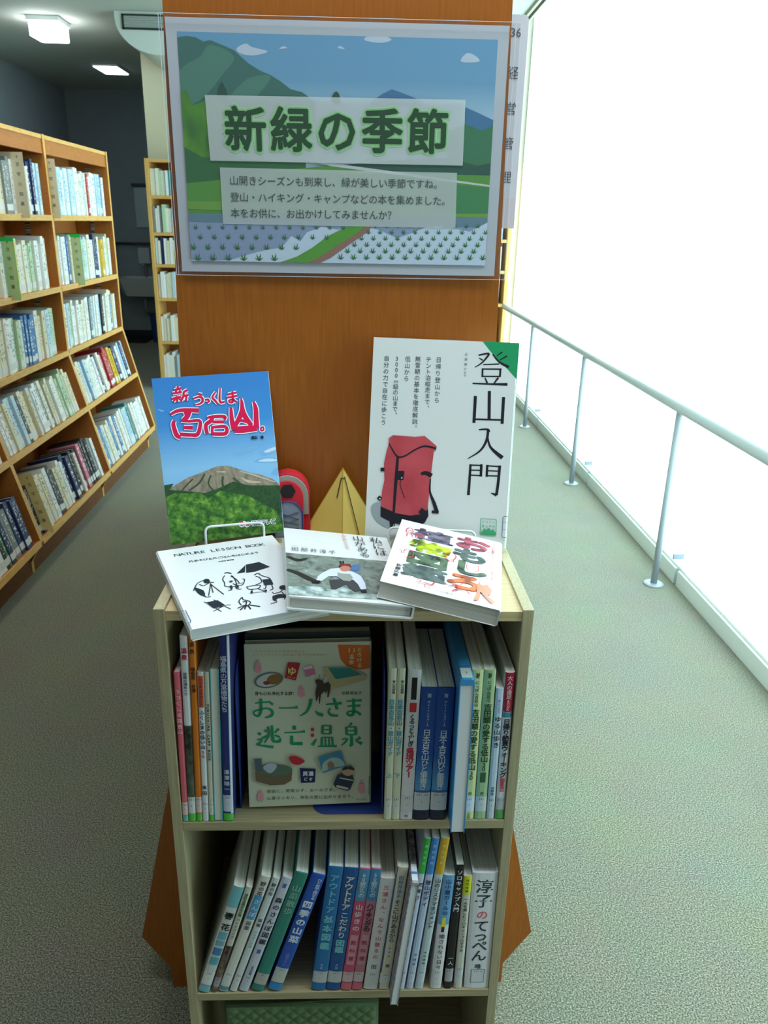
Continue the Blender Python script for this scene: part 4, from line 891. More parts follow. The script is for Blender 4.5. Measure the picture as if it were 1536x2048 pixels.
A.lines('picture_buckles', [([(438, 1285), (450, 1282)], 10), ([(372, 1692), (378, 1692)], 12), ([(250, 1462), (262, 1466)], 10)], mat((200, 204, 204), .3), sm=False)
GR = mat((60, 160, 108), .3)
A.lines('emblem_frame', [([(1118, 1632), (1250, 1640)], 5), ([(1118, 1632), (1112, 1765)], 5), ([(1250, 1640), (1246, 1775)], 5), ([(1112, 1765), (1246, 1775)], 5)], GR, sm=False)
A.poly('emblem_mountains', [[(1113, 1762), (1130, 1740), (1150, 1715), (1165, 1730), (1185, 1712), (1205, 1735), (1220, 1722), (1247, 1755), (1246, 1773)]], GR)
A.text('emblem_text', [('ヤマケイ', (1140, 1662), (1228, 1668), 24, .01), ('登山学校', (1138, 1695), (1228, 1700), 24, .01)], GR)
A.lines('call_label_frame', [([(1346, 1612), (1318, 1610), (1306, 1622), (1296, 1780), (1304, 1792), (1332, 1794)], 6), ([(1304, 1660), (1342, 1662)], 3), ([(1300, 1725), (1338, 1727)], 3)], mat((90, 96, 130), .4), sm=False)

# --- face-out onsen book on the middle shelf, with darker magazines behind it
w, h = .150, .213
ob = cover_book(lean_frame((-.1172, .0198, .5975), rad(2.5), rad(8.1), rad(.2)), w, h, .013, (206, 208, 180), 'cream face-out book with big green title and small pictures, centre of the middle shelf', 'right')
A = Art(ob, w, h, [(487, 1290), (743.5, 1280), (741.5, 1606), (498.5, 1613.5)], placef, step=.0001); A.crop(480, 1260, 5.486)
A.poly('corner_disc', [[(1068, 150)]+[(1068+15, 250), (1100, 320), (1160, 385), (1240, 420), (1330, 428), (1424, 412)]+[(1430, 152)]], mat((216, 104, 28), .35))
A.text('corner_text', [('とろける', (1310, 200), (1312, 380), 56, .02), ('33', (1195, 212), (1248, 212), 62, .01), ('温泉', (1222, 285), (1222, 345), 56, .02)], mat((230, 214, 150), .4))
A.text('small_red_print', [('心も体もほぐれる秘湯名湯の旅', (130, 235), (690, 230), 30, 0), ('ひとりで行きたい温泉宿と食べものの旅案内', (145, 275), (930, 268), 30, 0)], mat((206, 160, 140), .4))
GRN = mat((20, 146, 96), .35)
A.text('subtitle', [('身も心も浄化する旅！', (180, 700), (590, 697), 46, .01)], mat(INK, .4)); A.text('author', [('加藤亜由子', (1130, 688), (1315, 685), 42, 0)], mat(INK, .4))
K = []
K += [([(160, 805), (330, 790)], [8, 10]), ([(222, 755), (225, 880), (200, 945), (160, 935), (150, 900), (200, 880), (290, 862), (345, 890), (340, 940), (270, 965)], [22, 28, 22, 14, 14, 12, 14, 22, 26, 10]), ([(315, 790), (355, 820)], [8, 22])]
K += [([(420, 858), (560, 856), (625, 848)], [8, 8, 26])]
K += [([(770, 755), (760, 820), (720, 900), (650, 945)], [34, 30, 20, 6]), ([(820, 890), (850, 920), (905, 935)], [10, 26, 34])]
K += [([(935, 815), (1110, 800)], [8, 26]), ([(1020, 745), (1040, 800), (1060, 870)], [22, 28, 30]), ([(985, 855), (965, 900), (1000, 935), (1070, 940)], [10, 18, 24, 18])]
K += [([(1160, 780), (1335, 768)], [8, 22]), ([(1170, 835), (1320, 825)], [8, 20]), ([(1240, 750), (1245, 900), (1210, 935), (1170, 915), (1200, 890), (1270, 895), (1325, 930)], [26, 32, 26, 18, 12, 16, 26])]
K += [([(195, 1130), (225, 1150)], [20, 26]), ([(185, 1205), (235, 1200), (215, 1240), (180, 1255), (240, 1270), (360, 1285)], [10, 16, 18, 12, 16, 26]), ([(300, 1060), (310, 1150), (265, 1240)], [18, 26, 10]), ([(345, 1050), (352, 1180), (365, 1220), (430, 1222), (432, 1185)], [18, 28, 26, 24, 12]), ([(240, 1190), (300, 1155)], [22, 10]), ([(265, 1095), (285, 1120)], [16, 20]), ([(420, 1085), (375, 1130)], [22, 10]), ([(375, 1155), (430, 1175)], [10, 20])]
K += [([(585, 1050), (590, 1095)], [26, 38]), ([(480, 1128), (640, 1122), (705, 1112)], [8, 8, 26]), ([(560, 1160), (560, 1250)], 26), ([(555, 1248), (680, 1246)], [26, 34])]
K += [([(785, 1265), (830, 1200)], [30, 14]), ([(900, 1045), (895, 1140)], 24), ([(985, 1045), (985, 1140)], 26), ([(895, 1050), (990, 1050)], 10), ([(895, 1095), (985, 1095)], 8), ([(895, 1140), (985, 1140)], 8), ([(890, 1180), (888, 1275)], 20), ([(930, 1180), (930, 1275)], 14), ([(968, 1180), (970, 1275)], 14), ([(1005, 1180), (1010, 1275)], 20), ([(885, 1180), (1010, 1180)], 8), ([(845, 1278), (1055, 1275)], [10, 18])]
K += [([(1220, 1020), (1190, 1060)], [24, 8]), ([(1160, 1065), (1165, 1150)], 24), ([(1265, 1062), (1268, 1150)], 28), ([(1160, 1065), (1268, 1064)], 10), ([(1165, 1108), (1265, 1106)], 8), ([(1165, 1150), (1268, 1148)], 8), ([(1218, 1150), (1222, 1270)], [24, 34]), ([(1222, 1275), (1195, 1262)], [28, 10]), ([(1110, 1200), (1170, 1195), (1150, 1230), (1105, 1270)], [8, 14, 20, 6]), ([(1320, 1180), (1260, 1215)], [30, 8]), ([(1270, 1220), (1335, 1250)], [10, 34])]
A.lines('title', K, GRN, extra=5)
A.poly('title_red_dots', [disc((788, 1092), 20), disc((788, 1155), 20)], mat((210, 50, 50), .35))
A.text('cover_lines', [('自由に、気取らず、お一人さま。', (312, 1765), (1040, 1752), 44, 0), ('心身スッキリ、浄化の旅に出かけませう。', (312, 1840), (1240, 1825), 44, 0)], mat(INK, .4))
A.text('publisher', [('風土文化社', (1285, 1862), (1375, 1862), 20, 0)], mat((120, 100, 70), .4))
PK = mat((224, 150, 160), .4)
def person(cx, cy, s): return [disc((cx, cy-s*.55), s*.18, s*.16, 10), [(cx-s*.3, cy-s*.35), (cx+s*.3, cy-s*.35), (cx+s*.4, cy+s*.5), (cx+s*.22, cy+s*.5), (cx+s*.2, cy+s*.75), (cx+s*.1, cy+s*.75), (cx, cy+s*.5), (cx-s*.1, cy+s*.75), (cx-s*.2, cy+s*.75), (cx-s*.22, cy+s*.5), (cx-s*.4, cy+s*.5)]]
A.poly('picture_pink_figures', person(195, 400, 100)+person(665, 670, 90)+person(1330, 1720, 100)+person(222, 1810, 90), PK)
A.poly('picture_plate', [disc((312, 550), 158, 84, 26, -.2)], mat((96, 112, 110), .3)); A.poly('picture_plate_inner', [disc((312, 550), 140, 70, 26, -.2)], mat((196, 200, 190), .3))
A.poly('picture_curry', [disc((370, 540), 84, 56, 20, -.25)], mat((140, 100, 50), .4)); A.poly('picture_pickles', [disc((285, 580), 36, 22, 12)], mat((150, 52, 40), .4))
A.poly('picture_banner', [[(520, 350), (655, 358), (605, 550), (482, 522)]], mat((176, 34, 44), .35))
A.poly('picture_noren', [[(648, 1510), (822, 1520), (812, 1668), (662, 1672)]], mat((24, 34, 84), .35))
A.text('banner_text', [('ゆ', (562, 445), (562, 445), 100, .03), ('温泉入浴', (520, 508), (590, 522), 18, 0)], mat((232, 206, 120), .4)); A.text('noren_text', [('男湯', (708, 1570), (770, 1570), 56, .03), ('どぞ', (712, 1630), (768, 1632), 44, .02)], mat((226, 226, 220), .4))
A.poly('picture_pink_box', [[(690, 410), (790, 385), (825, 475), (720, 510)]], mat((206, 120, 150), .35)); A.poly('picture_pink_box_lid', [[(680, 400), (780, 378), (792, 410), (700, 430)]], mat((226, 200, 204), .35))
A.poly('picture_tub_wood', [[(890, 405), (1210, 390), (1385, 485), (1380, 530), (1000, 640), (960, 520), (905, 430)]], mat((190, 174, 128), .4)); A.poly('picture_tub_water', [[(960, 405), (1205, 398), (1340, 475), (1045, 530)]], mat((56, 130, 120), .2))
A.poly('picture_deer', [[(815, 540), (850, 530), (900, 545), (915, 585), (960, 560), (990, 590), (985, 650), (965, 730), (950, 728), (955, 650), (930, 690), (922, 660), (880, 700), (870, 800), (862, 802), (855, 710), (835, 770), (825, 768), (820, 680), (835, 600)]], mat((70, 52, 36), .5))
A.lines('picture_antlers', [([(858, 540), (862, 505), (868, 475)], 5), ([(905, 540), (915, 500), (922, 475)], 5)], mat((90, 80, 70), .5))
A.poly('picture_bath_side', [[(168, 1540), (370, 1590), (565, 1540), (558, 1640), (480, 1685), (330, 1692), (185, 1650), (170, 1640)]], mat((112, 96, 72), .5)); A.poly('picture_bath_water', [disc((370, 1525), 198, 62, 26)], mat((96, 112, 92), .3)); A.poly('picture_bath_post', [[(152, 1402), (232, 1398), (240, 1540), (170, 1530)]], mat((84, 96, 104), .5)); A.poly('picture_steam', [[(250, 1500), (320, 1450), (400, 1480), (330, 1560)]], mat((176, 186, 196), .5), sm=True)
A.poly('picture_red_bowl', [[(535, 1380), (600, 1372), (700, 1420), (680, 1450), (630, 1470), (570, 1455), (540, 1420)]], mat((196, 44, 56), .3), sm=True)
A.poly('picture_postcard', [[(850, 1385), (1105, 1315), (1155, 1480), (900, 1560)]], mat((70, 138, 168), .3)); A.poly('picture_postcard_cloud', [[(905, 1450), (1000, 1390), (1080, 1400), (1130, 1440), (1130, 1480), (1000, 1500), (900, 1540)]], mat((170, 190, 176), .3), sm=True); A.poly('picture_postcard_castle', [[(950, 1455), (985, 1425), (1020, 1450), (1030, 1500), (960, 1515)]], mat((150, 120, 100), .3))
A.poly('picture_doll', [[(1060, 1580), (1120, 1560), (1230, 1580), (1245, 1640), (1200, 1740), (1170, 1755), (1045, 1720), (1015, 1680)]], mat((40, 52, 76), .4)); A.poly('picture_doll_face', [disc((1178, 1540), 66, 50, 18)], mat((196, 160, 120), .4)); A.poly('picture_doll_hair', [[(1115, 1510), (1150, 1485), (1215, 1480), (1250, 1510), (1245, 1530), (1180, 1515), (1120, 1530)]], mat((50, 50, 60), .4)); A.lines('picture_doll_belt', [([(1085, 1610), (1240, 1640)], 14), ([(1050, 1700), (1180, 1730)], 26), ([(1240, 1500), (1270, 1370)], 4)], mat((196, 190, 170), .4))
A.lines('call_label_frame', [([(1440, 1590), (1418, 1592), (1412, 1610), (1410, 1780), (1418, 1796), (1438, 1798)], 6)], mat((60, 70, 110), .4), sm=False)
r = empty('magazine', lean_frame((-.1190, .040, .5975), rad(2.5), rad(6.5), 0)); tag(r, 'dark magazines standing behind the cream face-out book', 'magazine')
MB().box((.001, 0, -.016), (.149, .217, -.0008)).link('pages', M_PAGES_Z, r); MB().box((0, 0, -.0007), (.150, .2185, 0)).box((0, 0, -.0170), (.150, .2185, -.0162)).link('cover', mat((38, 52, 42), .35), r)

# --- the three books lying in front
w, h = .148, .212
nb = cover_book(flat_frame((-.1535, -.066, .8915), rad(22.4), 0), w, h, .0130, (232, 234, 234), 'white book with black camping drawings lying at the front left corner', 'left')
A = Art(nb, w, h, [(309, 1094), (545, 1065), (657, 1213), (381, 1257)], placef); A.crop(300, 1040, 4.042)
ik = mat((26, 30, 44), .35)
A.text('title', [('NATURE LESSON BOOK', (212, 252), (908, 180), 44, .015)], mat((60, 66, 84), .35)); A.text('subtitle', [('外あそび＆外ごはんをはじめよう', (328, 310), (860, 250), 26, .02)], mat((60, 66, 84), .35)); A.text('author', [('noyama', (558, 316), (668, 303), 24, .03)], mat((60, 66, 84), .35))
A.poly('drawing_tent', [[(772, 352), (880, 332), (968, 374), (845, 412), (775, 420)], [(768, 356), (765, 415), (698, 424)]], ik)
L = [([(350, 560), (380, 500), (440, 470)], 5), ([(372, 520), (360, 540), (400, 590), (450, 612)], 5), ([(395, 505), (430, 520), (480, 495)], 5), ([(488, 500), (472, 605)], 5), ([(490, 510), (595, 598)], 5), ([(488, 505), (508, 580)], 5), ([(470, 490), (515, 495)], 7), ([(440, 600), (450, 615), (490, 612)], 5),
     ([(598, 420), (625, 415), (655, 425)], 8), ([(600, 440), (585, 470), (600, 500), (608, 530), (690, 530), (690, 490), (668, 450), (650, 440)], 5), ([(650, 445), (690, 470), (720, 505)], 5), ([(668, 508), (700, 525), (745, 520), (762, 480), (745, 470)], 5), ([(640, 530), (655, 560), (628, 568)], 5), ([(685, 530), (705, 555), (738, 555)], 5), ([(680, 515), (750, 505)], 4),
     ([(840, 440), (870, 428), (890, 440)], 6), ([(850, 452), (880, 462), (900, 500), (850, 525)], 5), ([(890, 445), (960, 470), (985, 510)], 5), ([(778, 540), (830, 530), (888, 530), (870, 555), (800, 560), (778, 540)], 5), ([(825, 558), (815, 590)], 5), ([(865, 555), (930, 582)], 5), ([(815, 592), (930, 580)], 4), ([(935, 530), (930, 555), (910, 560)], 5), ([(980, 530), (990, 560), (965, 572)], 5),
     ([(985, 590), (1000, 600), (1045, 590), (1065, 575)], 5), ([(1100, 570), (1108, 600), (1100, 625)], 5), ([(1060, 590), (1080, 610)], 5), ([(995, 650), (1020, 670), (970, 685)], 5), ([(1080, 650), (1085, 640)], 5),
     ([(435, 655), (460, 665)], 5), ([(510, 640), (535, 650)], 5), ([(510, 735), (600, 690), (650, 685)], 5), ([(530, 710), (575, 738)], 5), ([(600, 695), (650, 720)], 5),
     ([(735, 690), (715, 660), (740, 625), (750, 645), (790, 655), (808, 672), (780, 700)], 6), ([(705, 715), (760, 690)], 7), ([(725, 730), (770, 690)], 8), ([(760, 725), (775, 690)], 8), ([(810, 725), (785, 690)], 8), ([(885, 705), (800, 690)], 8), ([(745, 665), (775, 660), (770, 690)], 7)]
A.lines('drawings', L, ik)
for _pl in [disc((455, 482), 26, 18, 14), [(355, 530), (430, 560), (445, 590), (440, 605), (400, 585), (365, 560)], [(905, 485), (970, 480), (995, 525), (920, 530)], [(635, 490), (660, 486), (670, 492), (648, 502)], [(985, 625), (1040, 610), (1110, 618), (1110, 635), (1030, 640), (1000, 665), (985, 650)], disc((1072, 555), 32, 16, 14), [(455, 665), (545, 650), (605, 692), (515, 712)], disc((818, 590), 11, 9, 10), disc((932, 582), 11, 9, 10), [(642, 532), (660, 532), (668, 560), (650, 560)], [(690, 532), (706, 530), (720, 552), (700, 556)]]: A.poly('drawing_fill', [_pl], ik)
A.lines('call_label_frame', [([(262, 742), (268, 732), (288, 730), (332, 820), (328, 832), (306, 836)], 5)], mat((70, 80, 100), .4), sm=False)

w, h, t = .134, .192, .0160
cb = cover_book(flat_frame((-.0575, -.0365, .9146), rad(6.5), rad(8.2)), w, h, t, (228, 230, 228), 'hardcover with a climber in white among rocks on its cover, lying in the middle', 'right', hard=True)
A = Art(cb, w, h, [(567, 1043), (777, 1065), (831, 1213), (577.5, 1186)], placef); A.crop(550, 1030, 5.12)
GREYROCK = ramp_mat('rock_face_print', [(0.28, (40, 46, 44)), (0.45, (110, 120, 112)), (0.62, (140, 150, 142)), (0.75, (196, 204, 200))], nscale=50, detail=9, dist=1.2)
A.poly('picture_rock', [[(108, 336), (1180, 442), (1350, 820), (1345, 880), (140, 790)]], GREYROCK)
WR = ramp_mat('foam_print', [(0.35, (90, 110, 106)), (0.6, (190, 204, 200))], nscale=70, detail=6)
A.poly('picture_stream', [[(135, 700), (400, 700), (560, 740), (700, 700), (820, 790), (1080, 800), (1330, 850), (1335, 878), (140, 788)]], WR)
A.lines('picture_dark_crack', [([(120, 520), (230, 560), (340, 620), (430, 660)], [30, 46, 50, 40]), ([(130, 380), (230, 420), (330, 400)], [30, 40, 10])], mat((44, 48, 46), .4))
A.poly('picture_backpack', [disc((815, 510), 55, 36, 16), [(620, 530), (700, 520), (720, 600), (690, 650), (610, 600)], [(770, 550), (830, 560), (840, 640), (760, 640)]], mat((74, 110, 160), .4))
A.poly('picture_trousers', [[(545, 640), (680, 630), (830, 650), (880, 760), (800, 770), (720, 690), (620, 740), (570, 740)]], mat((58, 62, 66), .4))
A.poly('picture_jacket', [[(480, 560), (560, 520), (640, 512), (800, 560), (870, 600), (915, 680), (925, 745), (870, 750), (840, 690), (790, 640), (700, 650), (620, 600), (540, 600), (470, 650), (415, 640), (430, 600)]], mat((206, 210, 226), .4))
A.poly('picture_vest', [[(630, 560), (680, 575), (760, 580), (790, 620), (760, 660), (690, 650), (630, 610)]], mat((150, 152, 146), .4))
A.poly('picture_face', [disc((710, 520), 54, 32, 16)], mat((196, 120, 104), .4)); A.poly('picture_hat', [[(640, 500), (660, 470), (760, 470), (775, 505), (710, 490)]], mat((110, 52, 44), .4))
A.lines('picture_gloves', [([(370, 660), (455, 662)], 36), ([(870, 765), (930, 770)], 36), ([(660, 440), (668, 470)], 10), ([(690, 440), (690, 470)], 10)], mat((30, 32, 36), .4), sm=False)
A.text('author', [('田部井淳子', (200, 305), (578, 342), 58, 0, {'sx': .8})], mat((70, 76, 86), .4)); A.text('author_roman', [('Tabei Junko', (170, 270), (330, 290), 16, 0)], mat((120, 124, 130), .4))
A.text('title', [('私には', (1030, 215), (1085, 350), 92, 0, {'sx': .8}), ('山がある', (845, 195), (912, 372), 76, 0, {'sx': .9})], mat((40, 50, 56), .4))
A.text('subtitle', [('大切に抱いた人たちへ', (692, 160), (740, 315), 24, 0)], mat((206, 90, 110), .4))

w, h, t = .130, .186, .0195
plb = cover_book(flat_frame((.0366, -.017, .9228), rad(-10.3), rad(10.1)), w, h, t, (234, 236, 236), 'thick white plant picture book with collage lettering lying at the front right', 'right')
A = Art(plb, w, h, [(803, 1043), (1004.5, 1086.5), (1001, 1223.5), (761, 1163)], placef); A.crop(750, 1030, 5.12)
def collage(name, c1, c2): return ramp_mat(name, [(0.38, c1), (0.58, c2)], nscale=60, detail=3)
C1 = collage('collage_violet', (50, 40, 60), (130, 120, 140)); C2 = collage('collage_lime', (70, 90, 40), (190, 206, 40)); C3 = collage('collage_green', (24, 44, 36), (90, 110, 84)); C4 = collage('collage_grey', (56, 70, 70), (96, 110, 104)); C5 = collage('collage_rose', (90, 40, 50), (190, 90, 110)); C6 = collage('collage_orange', (150, 70, 40), (230, 120, 60))
for nm, ch, p, sz, mm in (('植', '植', (590, 235), 240, C1), ('物', '物', (560, 355), 240, C2), ('図', '図', (525, 465), 240, C3), ('鑑', '鑑', (495, 605), 240, C4)):
    pass
def big(ch, p, dim, mm, asp=2.2, rot=0.0):
    P = P2(); u, v = A.m(p); put_glyph(P, ch, 0, 0, dim, .050, sx=1.0)
    P.v = [(u+x*asp, v+y, e_) for x, y, e_ in P.v]; A.emit('title_letter', P, mm)
big('植', (585, 235), .0355, C1, 1.42); big('物', (555, 352), .0355, C2, 1.42); big('図', (522, 475), .0355, C3, 1.42); big('鑑', (490, 602), .0355, C4, 1.42)
big('お', (985, 310), .0400, C5, 1.15); big('も', (960, 430), .0400, C4, 1.15); big('し', (955, 560), .0400, C3, 1.15); big('ろ', (900, 700), .0420, C6, 1.1)
A.text('author', [('佐藤広喜', (240, 530), (205, 625), 34, .03), ], mat((50, 50, 56), .4))
A.text('subtitle', [('マンガと写真で', (1205, 310), (1200, 410), 22, .02)], mat((200, 60, 60), .4)); A.text('subtitle', [('みる→くらしぶり　野外の草花', (1198, 430), (1185, 685), 20, .02)], mat((200, 60, 60), .4))
A.text('publisher', [('日本文化社実業出版', (595, 782), (760, 828), 14, .02)], mat((60, 60, 66), .4))
RR = [([(310, 180), (340, 160), (370, 175), (378, 200), (350, 215), (315, 205), (310, 180)], 5), ([(325, 190), (365, 195)], 6), ([(320, 215), (315, 245)], 5), ([(360, 215), (372, 250)], 5), ([(400, 250), (420, 225), (460, 225), (475, 250), (440, 262), (400, 250)], 6), ([(420, 240), (455, 245)], 8),
      ([(230, 375), (260, 390), (265, 415), (300, 410)], 4), ([(280, 400), (300, 380), (340, 380), (378, 405), (370, 450), (330, 455), (285, 440)], 5), ([(700, 440), (720, 410), (770, 408), (810, 440), (790, 475), (730, 480), (700, 440)], 6), ([(735, 480), (735, 500)], 5), ([(785, 480), (785, 505)], 5), ([(815, 450), (840, 455)], 5),
      ([(920, 530), (950, 520), (1030, 530), (1040, 590), (990, 600), (930, 580), (920, 530)], 4), ([(395, 680), (440, 680), (450, 700), (410, 700)], 6), ([(390, 710), (450, 720), (480, 715)], 5), ([(480, 710), (560, 730), (585, 710)], 12), ([(490, 730), (500, 760), (550, 755)], 5), ([(270, 620), (262, 635)], 4), ([(300, 650), (320, 655)], 4), ([(345, 645), (352, 660)], 4),
      ([(700, 730), (760, 740), (800, 725), (830, 770), (800, 790)], 8), ([(770, 800), (800, 780), (900, 790), (950, 830)], 9), ([(760, 700), (790, 730), (860, 730), (880, 700)], 5)]
A.lines('drawings', RR, mat((208, 60, 70), .35))
A.poly('drawing_cat', [[(1030, 740), (1060, 700), (1110, 690), (1140, 740), (1180, 790), (1170, 830), (1140, 850), (1205, 910), (1180, 925), (1100, 850), (1060, 810), (1050, 880), (990, 885), (1020, 820)]], mat((222, 130, 96), .35), sm=True)
A.poly('drawing_cat_face', [disc((1095, 718), 40, 26, 16)], mat((236, 210, 196), .35))

# ------------------------------------------------------------------ wire book stands
def stand(M, wdt, label, f=0.0):
    r = empty('book_stand', M); tag(r, label, 'book stand')
    def rc(pts, rr=.008, n=5):
        out = [Vector(pts[0])]
        for a, b, c in zip(pts[:-2], pts[1:-1], pts[2:]):
            a, b, c = Vector(a), Vector(b), Vector(c); d1 = (a-b).normalized(); d2 = (c-b).normalized()
            for i in range(n+1):
                t = i/n; p = b+d1*rr*(1-t)**2+d2*rr*t**2; out.append(p)
        out.append(Vector(pts[-1])); return out
    m = mat((222, 226, 228), .3)
    W2 = wdt/2
    MB().tube(rc([(-W2, .050, .0018), (-W2, f, .0018), (-W2, f+.003, .033), (W2, f+.003, .033), (W2, f, .0018), (W2, .050, .0018)]), .0016, 10).link('front_loop', m, r, smooth=True)
    MB().tube(rc([(-W2+.004, .045, .0040), (-W2+.010, .052, .060), (W2-.010, .052, .060), (W2-.004, .045, .0040)]), .0014, 8).link('back_rest', m, r, smooth=True)
    MB().tube([(-W2, .050, .0018), (W2, .050, .0018)], .0016, 8).link('rear_bar', m, r, smooth=True)
    return r
cy, sy = math.cos(rad(14.7)), math.sin(rad(14.7))
stand(frame((cy, sy, 0), (-sy, cy, 0), (0, 0, 1), (-.1430, .1730, ZT)), .074, 'white wire book stand holding the blue mountain book')
cy, sy = math.cos(rad(-6.8)), math.sin(rad(-6.8))
stand(frame((cy, sy, 0), (-sy, cy, 0), (0, 0, 1), (.1080, .1605, ZT)), .110, 'white wire book stand holding the large backpack book')

# ------------------------------------------------------------------ tent ornament
tn = empty('tent_ornament', loc=(-.0063, .2290, ZT+.0005)); tag(tn, 'small yellow pyramid tent ornament standing behind the middle book', 'ornament')
ap = (0, .003, .0925); hw, fd, bd = .054, .030, .020; c4 = [(-hw, 0, 0), (0, -fd, 0), (hw, 0, 0), (0, bd, 0)]
mb = MB(); mb.v = c4+[ap]; mb.f = [(0, 1, 4), (1, 2, 4), (2, 3, 4), (3, 0, 4), (3, 2, 1, 0)]; mb.mi = [0]*5
mb.link('tent_cloth', mat((212, 182, 92), .55, noise=.05, scale=30), tn)
def lerp(a, b, t): return tuple(a[i]+(b[i]-a[i])*t for i in range(3))
MB().tube([ap, lerp(ap, c4[1], 1.0)], .0005, 6).tube([ap, c4[0]], .0005, 6).tube([ap, c4[2]], .0005, 6).link('seam', mat((170, 140, 40), .6), tn)
off = Vector((.0006, -.0010, .0003)); z1 = Vector(lerp(ap, lerp(c4[1], c4[2], .25), .12))+off; z2 = Vector(lerp(ap, lerp(c4[1], c4[2], .42), .97))+off
MB().tube([z1, z2], .0006, 6).link('zip', mat((40, 36, 28), .6), tn)
z3 = Vector(lerp(ap, lerp(c4[1], c4[0], .2), .14))+Vector((-.0006, -.001, .0003)); z4 = Vector(lerp(ap, lerp(c4[1], c4[0], .32), .42))+Vector((-.0006, -.001, .0003)); z5 = Vector(lerp(ap, lerp(c4[1], c4[2], .30), .15))+off
MB().tube([z5, z3, z4], .0007, 6).link('vent_flap_cord', mat((60, 54, 30), .6), tn)

# ------------------------------------------------------------------ little backpack ornament
ro = empty('backpack_ornament', frame((math.cos(.05), math.sin(.05), 0), (-math.sin(.05), math.cos(.05), 0), (0, 0, 1), (-.0790, .2240, ZT+.0005))); tag(ro, 'tiny red and grey felt backpack ornament beside the blue mountain book', 'ornament')
def arch(x0, x1, z0, z1, y0, y1, n=12, taper=0.0):
    cx, rx = (x0+x1)/2, (x1-x0)/2; rz = rx*1.05
    pts = [(x0-taper, z0), (x0, z1-rz)]+[(cx-rx*math.cos(t), z1-rz+rz*math.sin(t)) for t in [math.pi*i/n for i in range(1, n)]]+[(x1, z1-rz), (x1+taper, z0)]
    return MB().prism(pts, y0, y1, 'y')
arch(-.030, .029, .0, .0870, -.002, .022).link('pack_body', mat((196, 30, 44), .7, bump=.2), ro, bevel=.002)
arch(-.028, .027, .030, .0845, -.0040, -.0015).link('grey_trim', mat((150, 150, 140), .7), ro, bevel=.0008)
arch(-.0225, .0205, .0, .0780, -.0070, -.0035).link('front_panel', mat((206, 36, 52), .7), ro, bevel=.001)
pts = [(.0105*math.cos(math.pi/3*i), .0640+.0105*math.sin(math.pi/3*i)) for i in range(6)]
MB().prism(pts, -.0080, -.0070, 'y').link('black_patch', mat((30, 26, 28), .7), ro)
arch(-.0185, .0190, .0, .0510, -.0105, -.0070).link('grey_pocket', mat((132, 142, 160), .7), ro, bevel=.001)
e = arch(-.0185, .0190, .0, .0510, -.0105, -.0095)
bd_ = [(-.0185, 0), (-.0185, .033)]+[(.00025-.01875*math.cos(t), .0315+.0195*math.sin(t)) for t in [math.pi*i/10 for i in range(1, 10)]]+[(.0190, .033), (.0190, 0)]
MB().tube([(x, -.0108, z) for x, z in bd_], .0010, 6).link('blue_piping', mat((50, 56, 130), .6), ro, smooth=True)
MB().tube([(-.015, -.0112, .036), (.014, -.0112, .026), (-.014, -.0112, .018), (.014, -.0112, .012)], .0005, 5).tube([(.014, -.0112, .036), (-.014, -.0112, .026), (.014, -.0112, .018)], .0005, 5).link('cord', mat((60, 66, 90), .6), ro)

# ------------------------------------------------------------------ poster in its acrylic holder on the end panel
Wp, Hp = .3855, .2705
ph = empty('poster_holder', frame((1, 0, .007), (0, 0, 1), (0, -1, 0), (-.2105, .2515, 1.2105))); tag(ph, 'clear acrylic sheet holder fixed across the orange-brown end panel', 'poster holder')
gl = bpy.data.materials.new('clear_acrylic'); gl.use_nodes = True; nt = gl.node_tree; nt.nodes.clear()
t_ = nt.nodes.new('ShaderNodeBsdfTransparent'); t_.inputs[0].default_value = (.985, .985, .985, 1); g_ = nt.nodes.new('ShaderNodeBsdfGlossy'); g_.inputs['Roughness'].default_value = .12
mx_ = nt.nodes.new('ShaderNodeMixShader'); oo = nt.nodes.new('ShaderNodeOutputMaterial')
mx_.inputs[0].default_value = .03; nt.links.new(t_.outputs[0], mx_.inputs[1]); nt.links.new(g_.outputs[0], mx_.inputs[2]); nt.links.new(mx_.outputs[0], oo.inputs[0])
HWd, HHt = .404, .2775
MB().box((0, 0, .0052), (HWd, HHt, .0062)).link('front_sheet', gl, ph)
MB().box((0, 0, -.0030), (HWd, HHt, -.0020)).link('back_sheet', gl, ph)
ac_edge = mat((206, 216, 224), .2, spec=.8)
MB().box((0, 0, .0062), (HWd, .0005, .0065)).box((0, 0, .0062), (.0005, HHt, .0065)).box((HWd-.0005, 0, .0062), (HWd, HHt, .0065)).box((.0, HHt-.0005, .0062), (HWd, HHt, .0065)).box((HWd-.0062, 0, .0062), (HWd-.0058, HHt, .0065)).box((.0028, 0, .0062), (.0031, HHt, .0065)).link('sheet_edge', ac_edge, ph)
po = empty('poster', frame((1, 0, .007), (0, 0, 1), (0, -1, 0), (-.2045, .2505, 1.2147))); tag(po, 'landscape poster of green mountains and rice fields with large green title', 'poster')
MB().box((0, 0, -.0004), (Wp, Hp, 0)).link('sheet', mat((176, 179, 186), .6), po)
A = Art(po, Wp, Hp, [(335, 33), (1022, 50), (990, 551), (358, 544)], placef, step=.0001)
A.crop(300, 0, 1.92)
x0, x1 = .0125, Wp-.0125; y0_, y1_ = .0125, Hp-.0140
def rect(P, a, b, c, d): P.poly([(a, b), (c, b), (c, d), (a, d)]); return P
PSKY = ramp_mat('poster_sky', [(0.5, (176, 196, 206)), (0.62, (160, 186, 202)), (0.78, (104, 150, 180)), (1.0, (98, 146, 180))], kind='axis', axis=1, scale=(1, 1/Hp, 1), rough=.6)
A.emit('picture_sky', rect(P2(), x0, y0_, x1, y1_), PSKY)
class _c: pass
_old = Art.clip
